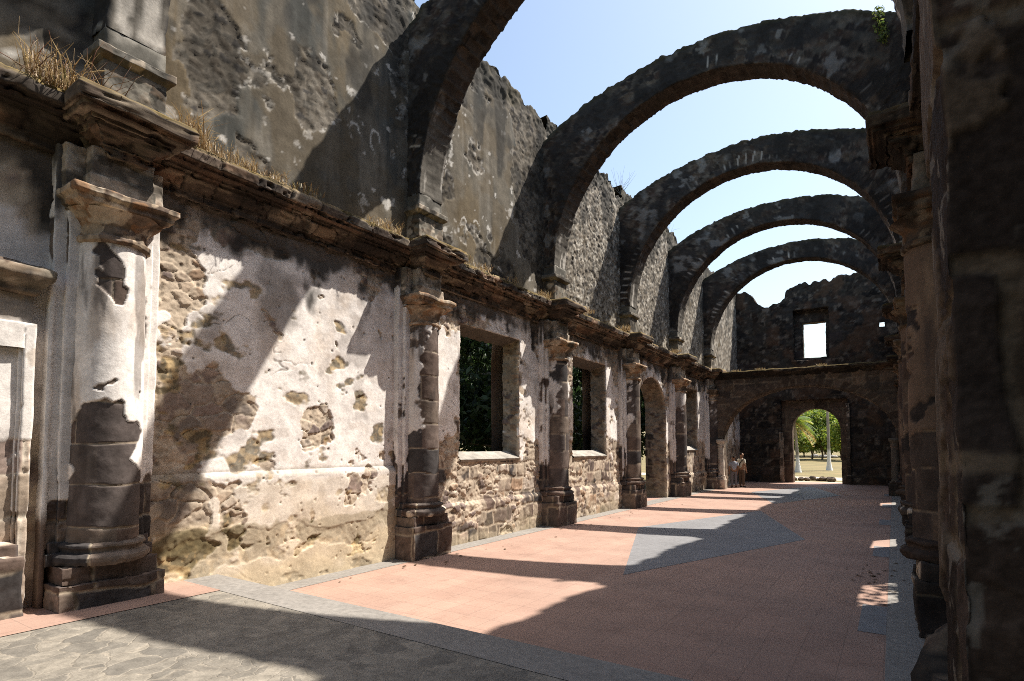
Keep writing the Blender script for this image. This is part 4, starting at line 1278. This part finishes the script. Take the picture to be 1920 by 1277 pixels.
def vegetation():
    # grove outside the left wall
    gl = 'trees outside the left windows'
    lab1 = 'dark leafy tree in shade outside the left wall, glimpsed through its window openings'
    protos = [make_tree('broadleaf_tree', lab1, (-11.6, 14.2, -.06), 6.2, 2.6, GREEN_D, 71, 6500, .13, .14, 34, gl),
              make_tree('broadleaf_tree', lab1, (-15.5, 18.5, -.06), 9.0, 3.4, GREEN_D, 72, 6500, .19, .2, 36, gl)]
    spots = [(0, -11.9, 18.9, 1, 1.0), (1, -15.8, 24.0, 2, 1), (0, -12.2, 24.2, 2.2, 1.05), (1, -20, 22, 3, 1.2), (1, -20.5, 29.5, .3, 1.25), (0, -12.0, 30.0, 4, 1.1),
             (1, -16.5, 31, 1.2, 1.1), (1, -22, 37, 2.6, 1.4), (0, -12.4, 36, .4, 1.1), (1, -26, 30, 5, 1.5), (1, -17, 38, 4.5, 1.2), (1, -30, 40, 3.5, 1.8), (1, -24, 46, 1.5, 1.6), (0, -11.0, 16.6, 5.1, .8)]
    for k, x, y, a, s in spots: copy_thing(protos[k], (x, y, -.06), a, s)
    # tree outside the right windows that dapples the light patch on the floor
    rt = make_tree('broadleaf_tree', 'tree outside the right wall whose leaves dapple the light falling on the floor', (2.9, 13.7, -.06), 9.2, 1.9, GREEN_D, 75, 1300, .11, .10, 18)
    # trees beyond the end door
    gf = 'sunlit trees beyond the arched door'
    lab2 = 'sunlit yellow green tree at the back of the dry field, seen through the arched door'
    p = [make_tree('field_tree', lab2, (-20, 142, -.06), 15, 7.0, GREEN_Y, 81, 9000, .36, .25, 46, gf), make_tree('field_tree', lab2, (-9, 150, -.06), 16, 7.5, GREEN_Y, 82, 9000, .40, .28, 50, gf)]
    for k, x, y, a, s in [(0, -32, 146, 1, 1.0), (1, -44, 155, 2, 1.1), (0, 3, 144, 3, 1), (1, 15, 155, 4, 1), (0, -14, 160, 2, 1.1), (1, -26, 164, 3, 1.1), (1, -2, 162, 5, 1.1)]:
        copy_thing(p[k], (x, y, -.06), a, s)
    q = [make_tree('field_tree', 'nearer bright green tree standing in the dry field beyond the arched door', (-13.8, 101, -.06), 8.2, 4.0, GREEN_Y, 85, 8000, .24, .16, 40, 'nearer trees in the field')]
    for x, y, a, s in ((-9.8, 106, 1.3, 1.0), (-5.2, 100, 2.4, .95), (-18.5, 107, 4, 1.0), (-7.4, 112, 5, 1.1), (-12.0, 113, .4, 1.1)):
        copy_thing(q[0], (x, y, -.06), a, s)
    gb = 'undergrowth below the far trees'
    lab3 = 'leafy yellow green bush at the foot of the far trees, seen through the arched door'
    p = [make_tree('field_bush', lab3, (-19, 132, -.06), 5.5, 3.6, GREEN_Y, 83, 4000, .26, .12, 26, gb)]
    p[0]['category'] = 'bush'
    for k, x, y, a, s in [(0, -13.5, 131, 1.5, .9), (0, -9.0, 133, 2.6, 1.1), (0, -23, 134, 3.1, 1.1), (0, -5.0, 132, 4.4, .9), (0, -16, 137, .6, 1.2), (0, -11, 138, 5.2, 1.2), (0, -27, 136, 2.2, 1.1)]:
        copy_thing(p[k], (x, y, -.06), a, s)

def palm(loc, h, seed, label, lean=(0, 0), white=1.6, nf=16, fl=2.6, drop=.0):
    g = np.random.default_rng(seed)
    T = thing('palm_tree', label, 'palm', loc)
    B = Build()
    z = np.linspace(-.1, h, 26)
    r = .135 * (1 - .3 * z / h) + .17 * np.exp(-np.maximum(z, 0) * 2.0)
    B.tube(np.stack([lean[0] * (z / h) ** 2, lean[1] * (z / h) ** 2, z], 1), r, 14)
    def sb(P, N, S):
        n = fbm(P * np.array([3, 3, 14.0]), 3, seed)
        c = np.array((.30, .27, .235))[None] * (.55 + .9 * n)[:, None]
        return lerp(c, np.array((.82, .80, .76))[None] * (.85 + .25 * n)[:, None], sstep(white + .04, white - .04, P[:, 2])), (n - .5) * .02
    finish('trunk', B, sb, M_BARK).parent = T
    V = []; F = []; C = []; k = 0
    top = np.array((lean[0], lean[1], h))
    for f in range(nf):
        a = f * 2.4 + g.random() * .4; el_ = .9 - 1.5 * f / nf + g.random() * .2
        dirh = np.array((math.cos(a), math.sin(a), 0))
        side = np.array((-math.sin(a), math.cos(a), 0))
        pts = []
        for t in np.linspace(0, 1, 22):
            pts.append(top + dirh * fl * t * math.cos(el_ * (1 - t * .3)) + np.array((0, 0, fl * (t * math.sin(el_) - .75 * t * t))))
        pal = GREEN_Y if f < nf * .8 else [(.42, .26, .08), (.5, .33, .12)]
        cl = np.array(pal[int(g.random() * len(pal))])
        for j in range(1, 22):
            L = fl * .30 * math.sin(.25 + 2.7 * j / 22)
            for sgn in (-1, 1):
                b = pts[j]; tip = b + side * sgn * L * .85 + dirh * L * .5 + np.array((0, 0, -L * .45))
                w = dirh * .035
                V += [b - w, b + w, tip + w * .3, tip - w * .3]; F.append((k, k + 1, k + 2, k + 3)); k += 4
                C += [cl * (.7 + .6 * g.random())] * 4
    o = bpy.data.objects.new('crown', new_mesh('crown', np.array(V), np.array(F), np.array(C), False)); COL.objects.link(o); o.data.materials.append(M_LEAF); o.parent = T
    return T

def tuft_mesh(seed, n, h, spread, pal, w=.006):
    g = np.random.default_rng(seed)
    V = []; F = []; C = []; k = 0
    for i in range(n):
        b = np.array((np.clip(g.normal(), -1.2, 1.2) * spread * .45, np.clip(g.normal(), -1.2, 1.2) * spread * .5, -.03)); a = g.random() * 6.28; hh = h * (.35 + .75 * g.random())
        ln = (.2 + .8 * g.random()) * hh * .8
        d = np.array((math.cos(a), math.sin(a), 0)); s = np.array((-math.sin(a), math.cos(a), 0)) * w * (.6 + .8 * g.random())
        p0, p1, p2 = b, b + d * ln * .35 + np.array((0, 0, hh * .65)), b + d * ln + np.array((0, 0, hh * (.75 + .3 * g.random())))
        V += [p0 - s, p0 + s, p1 + s * .8, p1 - s * .8, p2 + s * .2, p2 - s * .2]
        F += [(k, k + 1, k + 2, k + 3), (k + 3, k + 2, k + 4, k + 5)]; k += 6
        c = np.array(pal[int(g.random() * len(pal))]) * (.7 + .6 * g.random())
        C += [c] * 6
    return new_mesh('dry_grass_tuft', np.array(V), np.array(F), np.array(C), False)

STRAW = [(.42, .30, .145), (.33, .22, .10), (.50, .38, .20), (.24, .15, .07)]
def weeds():
    me = [tuft_mesh(91, 190, .20, .28, STRAW, .004), tuft_mesh(92, 190, .14, .34, STRAW, .004), tuft_mesh(93, 110, .14, .34, STRAW + [(.16, .14, .05)]), tuft_mesh(94, 150, .48, .26, STRAW)]
    for m in me: m.materials.append(M_STRAW)
    spots = [(3, -7.46, 3.72, 'tall straw tuft on the cornice just past the nearest column'), (0, -7.42, 4.05, 'straw tuft second past the nearest column on the cornice'), (0, -7.50, 4.42, 'bushy straw tuft under the fallen plaster above the first bay'), (1, -7.45, 4.85, 'low straw tuft mid way along the first bay cornice'),
             (2, -7.42, 5.4, 'thin short straw tuft at the shadow edge on the first bay cornice'), (1, -7.45, 6.9, 'reddish straw tuft in shade left of the second column cornice'), (0, -7.48, 7.3, 'bushy straw tuft hugging the second column on the cornice'), (2, -7.40, 9.2, 'short straw tuft on the cornice right of the second column'),
             (1, -7.45, 10.0, 'low straw tuft above the left jamb of the first window'), (2, -7.45, 11.0, 'short straw tuft above the right jamb of the first window'), (0, -7.45, 12.7, 'straw bush left of the third column on the cornice'), (1, -7.3, 14.8, 'straw tuft above the second window on the cornice'),
             (0, -7.35, 17.8, 'straw tuft left of the fourth column on the cornice'), (1, -7.3, 19.6, 'straw tuft above the arched side doorway'), (1, -7.3, 23.0, 'straw tuft left of the fifth column on the cornice'),
             (2, -7.40, 2.32, 'short straw tuft on the ledge left of the nearest column')]
    for k, x, y, lab in spots:
        o = bpy.data.objects.new('dry_grass_tuft', me[k]); COL.objects.link(o); o.location = (x, y, 5.95); o.rotation_euler = (0, 0, y * 7)
        tag(o, lab, 'dry grass', 'dry grass growing on the cornice')
    for x, lab in ((-6.3, 'straw tuft on the left part of the low end arch'), (-5.2, 'straw tuft left of the window over the low end arch'), (-2.6, 'straw tuft right of the window over the low end arch')):
        o = bpy.data.objects.new('dry_grass_tuft', me[2]); COL.objects.link(o); o.location = (x, 29.2, 5.74)
        tag(o, lab, 'dry grass', 'dry grass on the low end arch')
    # bushy dry plant at the upper left corner
    V = []; B = Build(); g = np.random.default_rng(5)
    for k in range(46):
        a = g.random() * 6.28; p = [np.array((g.normal() * .10, g.normal() * .25, 0))]
        d = np.array((math.cos(a) * .5 + .1, math.sin(a) * .6, .9))
        for j in range(4):
            d = d + g.normal(size=3) * .35; d[2] = max(d[2], -.2); p.append(p[-1] + d / np.linalg.norm(d) * (.10 + .08 * g.random()))
        B.tube(p, [.006, .005, .004, .003, .002], 4, False)
    def sd(P, N, S):
        r = vn(P * 9, 4); return pick([(.30, .20, .11), (.42, .31, .18), (.20, .11, .07), (.36, .14, .09)], r), r * 0
    T = thing('dry_bush', 'tangled dry bush with reddish twigs on the ledge in the upper left corner', 'bush', (-7.46, 2.22, 5.95))
    finish('twigs', B, sd, M_STRAW).parent = T
    o = bpy.data.objects.new('dead_leaves', tuft_mesh(95, 200, .40, .34, STRAW)); COL.objects.link(o); o.data.materials.append(M_STRAW); o.parent = T
    # bare shrubs on the wall top
    for (x, y, z, s, lab) in ((-7.9, 18.9, 11.1, .9, 'bare leafless shrub against the sky on the wall top left of the fourth arch'), (-7.9, 24.1, 11.2, .6, 'small bare shrub against the sky on the wall top left of the fifth arch')):
        B = Build()
        for k in range(12):
            a = g.random() * 6.28; p = [np.zeros(3)]; d = np.array((math.cos(a) * .5, math.sin(a) * .5, 1.0))
            for j in range(5):
                d = d + g.normal(size=3) * .25; p.append(p[-1] + d / np.linalg.norm(d) * .22 * s)
            B.tube(p, [.010, .008, .006, .004, .003, .002], 4, False)
        o = finish('bare_shrub', B, lambda P, N, S: (np.full((len(P), 3), .16), np.zeros(len(P))), M_BARK); o.location = (x, y, z)
        tag(o, lab, 'shrub')
    # green plant at the right foot of the third arch
    V, F, c = leaf_mesh([(0, 0, 0), (.05, .0, -.25), (-.02, 0, .25)], 90, [.13, .12, .11], .035, [(.14, .19, .035), (.09, .14, .03), (.22, .26, .06)], 41, 1.4)
    o = bpy.data.objects.new('wall_plant', new_mesh('wall_plant', V, F, c, False)); COL.objects.link(o); o.data.materials.append(M_LEAF); o.location = (.02, 13.2, 10.45)
    tag(o, 'small bright green plant hanging where the nearest whole arch meets the right wall', 'plant')
    # leaf litter on the floor
    me2 = new_mesh('dry_leaf', np.array([(-.05, 0, .002), (0, -.022, .014), (.055, 0, .004), (0, .022, .01)]), np.array([(0, 1, 2, 3)]), np.tile(np.array([(.14, .09, .05)]), (4, 1)), False)
    me2.materials.append(M_STRAW)
    for k in range(26):
        o = bpy.data.objects.new('dry_leaf', me2); COL.objects.link(o)
        o.location = (-.35 + g.normal() * .28, 10.6 + g.normal() * .7, .006); o.rotation_euler = (0, 0, g.random() * 6.28); s = .5 + g.random() * .9; o.scale = (s, s, s)
        tag(o, 'brown dry leaf lying on the floor near the dappled light patch', 'leaf', 'dry leaves on the floor')
    for k in range(44):
        o = bpy.data.objects.new('dry_leaf', me2); COL.objects.link(o)
        o.location = (-7.15 + abs(g.normal()) * .45, 5.2 + g.random() * 16, .008); o.rotation_euler = (0, 0, g.random() * 6.28); s = .45 + g.random() * .8; o.scale = (s, s, s)
        tag(o, 'small dry leaf blown against the foot of the sunlit left wall', 'leaf', 'dry leaves along the left wall')

# ------------------------------------------------------------------ people
def skin_obj(name, nodes, edges, mat, col, parent, sub=2):
    me = bpy.data.meshes.new(name)
    me.from_pydata([n[0] for n in nodes], edges, [])
    o = bpy.data.objects.new(name, me); COL.objects.link(o)
    md = o.modifiers.new('skin', 'SKIN'); md.use_smooth_shade = True
    for v, n in zip(me.skin_vertices[0].data, nodes):
        r = n[1]; v.radius = (r, r) if np.isscalar(r) else r
    me.skin_vertices[0].data[0].use_root = True
    sb = o.modifiers.new('sub', 'SUBSURF'); sb.levels = sub; sb.render_levels = sub
    dg = bpy.context.evaluated_depsgraph_get(); dg.update()
    m2 = bpy.data.meshes.new_from_object(o.evaluated_get(dg))
    o.modifiers.clear(); o.data = m2; bpy.data.meshes.remove(me)
    at = m2.color_attributes.new('Col', 'FLOAT_COLOR', 'POINT')
    c4 = np.ones((len(m2.vertices), 4), np.float32)
    co = np.zeros(len(m2.vertices) * 3, np.float32); m2.vertices.foreach_get('co', co); co = co.reshape(-1, 3)
    c4[:, :3] = col(co) if callable(col) else np.array(col)
    at.data.foreach_set('color', c4.ravel())
    m2.materials.clear(); m2.materials.append(mat)
    o.parent = parent
    return o

def person(loc, rot, h, shirt, pants, label, strap=False, short=False):
    T = thing('person', label, 'person', loc)
    T.rotation_euler = (0, 0, rot)
    k = h / 1.75
    n = [((0, 0, .93), .12), ((0, -.01, 1.15), (.135, .10)), ((0, -.01, 1.36), (.15, .105)), ((0, 0, 1.46), .06), ((0, .01, 1.53), .055), ((0, .02, 1.60), .085), ((0, .025, 1.68), .092), ((0, .02, 1.74), .06)]
    e = [(i, i + 1) for i in range(7)]
    for s in (-1, 1):
        b = len(n)
        n += [((.17 * s, 0, 1.40), .055), ((.24 * s, -.01, 1.14), .042), ((.23 * s, .06, .90), .032), ((.225 * s, .085, .83), (.036, .02))]
        e += [(2, b), (b, b + 1), (b + 1, b + 2), (b + 2, b + 3)]
        for f, (dx, L) in enumerate(((-.025, .075), (-.008, .085), (.010, .08), (.027, .065))):
            q = len(n)
            n += [(((.225 + dx * .5) * s, .09 + dx * .6, .80), .010), (((.225 + dx * .6) * s, .10 + dx, .80 - L * .55), .009), (((.222 + dx * .6) * s, .093 + dx, .80 - L), .007)]
            e += [(b + 3, q), (q, q + 1), (q + 1, q + 2)]
        q = len(n)
        n += [((.195 * s, .11, .82), .011), ((.185 * s, .125, .775), .009)]
        e += [(b + 3, q), (q, q + 1)]
        b = len(n)
        n += [((.095 * s, 0, .86), .09), ((.10 * s, .015, .50), .06), ((.105 * s, -.01, .10), .04), ((.11 * s, -.03, .045), .042), ((.125 * s, .13, .03), .033)]
        e += [(0, b), (b, b + 1), (b + 1, b + 2), (b + 2, b + 3), (b + 3, b + 4)]
    n += [((0, .115, 1.625), .015)]; e += [(5, len(n) - 1)]
    for s in (-1, 1):
        n += [((.092 * s, .01, 1.64), .016)]; e += [(5, len(n) - 1)]
    sc = lambda L: [((p[0] * k, p[1] * k, p[2] * k), (tuple(x * k for x in r) if not np.isscalar(r) else r * k)) for p, r in L]
    skinc = np.array((.28, .16, .10))
    def bc(co):
        c = np.tile(skinc, (len(co), 1)); z = co[:, 2] / k
        c[z < .085] = (.03, .025, .022)
        for s in (-1, 1):
            eye = np.hypot(co[:, 0] / k - .034 * s, z - 1.645) < .014
            c[eye & (co[:, 1] > .05 * k)] = (.02, .02, .02)
        c[(np.abs(z - 1.575) < .010) & (np.abs(co[:, 0]) < .03 * k) & (co[:, 1] > .06 * k)] = (.18, .07, .06)
        return c
    skin_obj('body', sc(n), e, M_SKIN, bc, T)
    hair = [((0, 0, 1.735), .075), ((0, -.03, 1.70), .085), ((0, -.045, 1.63), .062)]
    skin_obj('hair', sc(hair), [(0, 1), (1, 2)], M_CLOTH, (.015, .012, .01), T)
    sh = [((0, 0, .90), (.165, .125)), ((0, -.01, 1.15), (.165, .125)), ((0, -.01, 1.36), (.175, .125)), ((0, 0, 1.45), .085)]
    ee = [(0, 1), (1, 2), (2, 3)]
    for s in (-1, 1):
        b = len(sh); sh += [((.18 * s, 0, 1.395), .075), ((.235 * s, -.01, 1.18), .066)]; ee += [(2, b), (b, b + 1)]
    skin_obj('shirt', sc(sh), ee, M_CLOTH, shirt, T)
    pa = [((0, 0, .95), (.14, .12))]; ee = []
    for s in (-1, 1):
        b = len(pa); pa += [((.095 * s, 0, .85), .105), ((.10 * s, .015, .50), .078), ((.107 * s, -.01, .10), .066)]; ee += [(0, b), (b, b + 1), (b + 1, b + 2)]
    skin_obj('trousers', sc(pa), ee, M_CLOTH, pants, T)
    if strap:
        B = Build()
        a = np.linspace(0, 2 * np.pi, 40)
        pts = np.stack([.19 * np.cos(a), .145 * np.sin(a) - .01, 1.16 + .27 * np.cos(a)], 1) * k
        B.tube(pts, .022, 6, False)
        finish('shoulder_strap', B, lambda P, N, S: (np.full((len(P), 3), .02), np.zeros(len(P))), M_CLOTH).parent = T
    return T

# ------------------------------------------------------------------ assemble
ground()
build_side('L')
build_side('R')
for i in range(1, 7): pilaster(i, 'L')
for i in range(2, 7): pilaster(i, 'R')
for i in range(1, 7): arch(i)
end_wall()
choir_screen()
side_door()
near_pier()
bo = blob_stone('boulder', (.50, 4.35, .42), .52, 9, DARKR, 26, (1, 1, 1.15))
tag(bo, 'dark rounded boulder on the floor beside the near right pier', 'boulder')
vegetation()
palm((-4.96, 59.6, -.06), 8.5, 61, 'palm with grey trunk and white painted foot, right of centre beyond the arched door', (.0, 0), 1.75)
palm((-6.75, 53.4, -.06), 4.3, 62, 'short leafy palm with white painted foot and hanging yellow fronds, left beyond the arched door', (-.2, 0), 1.3, 30, 1.7)
g = np.random.default_rng(3)
for k in range(13):
    x = -6.9 + .32 * k + g.normal() * .05
    r = .13 + .12 * g.random()
    o = blob_stone('field_stone', (x, 40.3 + g.normal() * .35, -.06 + r * .62), r, 20 + k, [(.30, .24, .18), (.22, .17, .13), (.12, .1, .085), (.36, .3, .23)], 8, (1.2, 1, .8))
    tag(o, 'rough brown stone in the loose row just outside the arched door', 'stone', 'stones in a row outside the door')
for k in range(4):
    r = .35 + .25 * g.random()
    o = blob_stone('field_stone', (-13.0 + 1.7 * k, 126 + g.normal(), -.06 + r * .6), r, 50 + k, [(.45, .42, .38), (.3, .27, .25)], 8, (1.5, 1, .7))
    tag(o, 'pale boulder at the foot of the trees at the back of the dry field', 'stone', 'pale boulders by the far trees')
weeds()
person((-6.82, 30.6, 0), .5, 1.60, (.33, .36, .41), (.15, .15, .17), 'person with short dark hair in a pale grey shirt standing left under the low arch')
person((-6.52, 31.0, 0), -.6, 1.76, (.50, .465, .37), (.10, .07, .05), 'person in a cream shirt with a dark shoulder strap, standing right under the low arch', True)
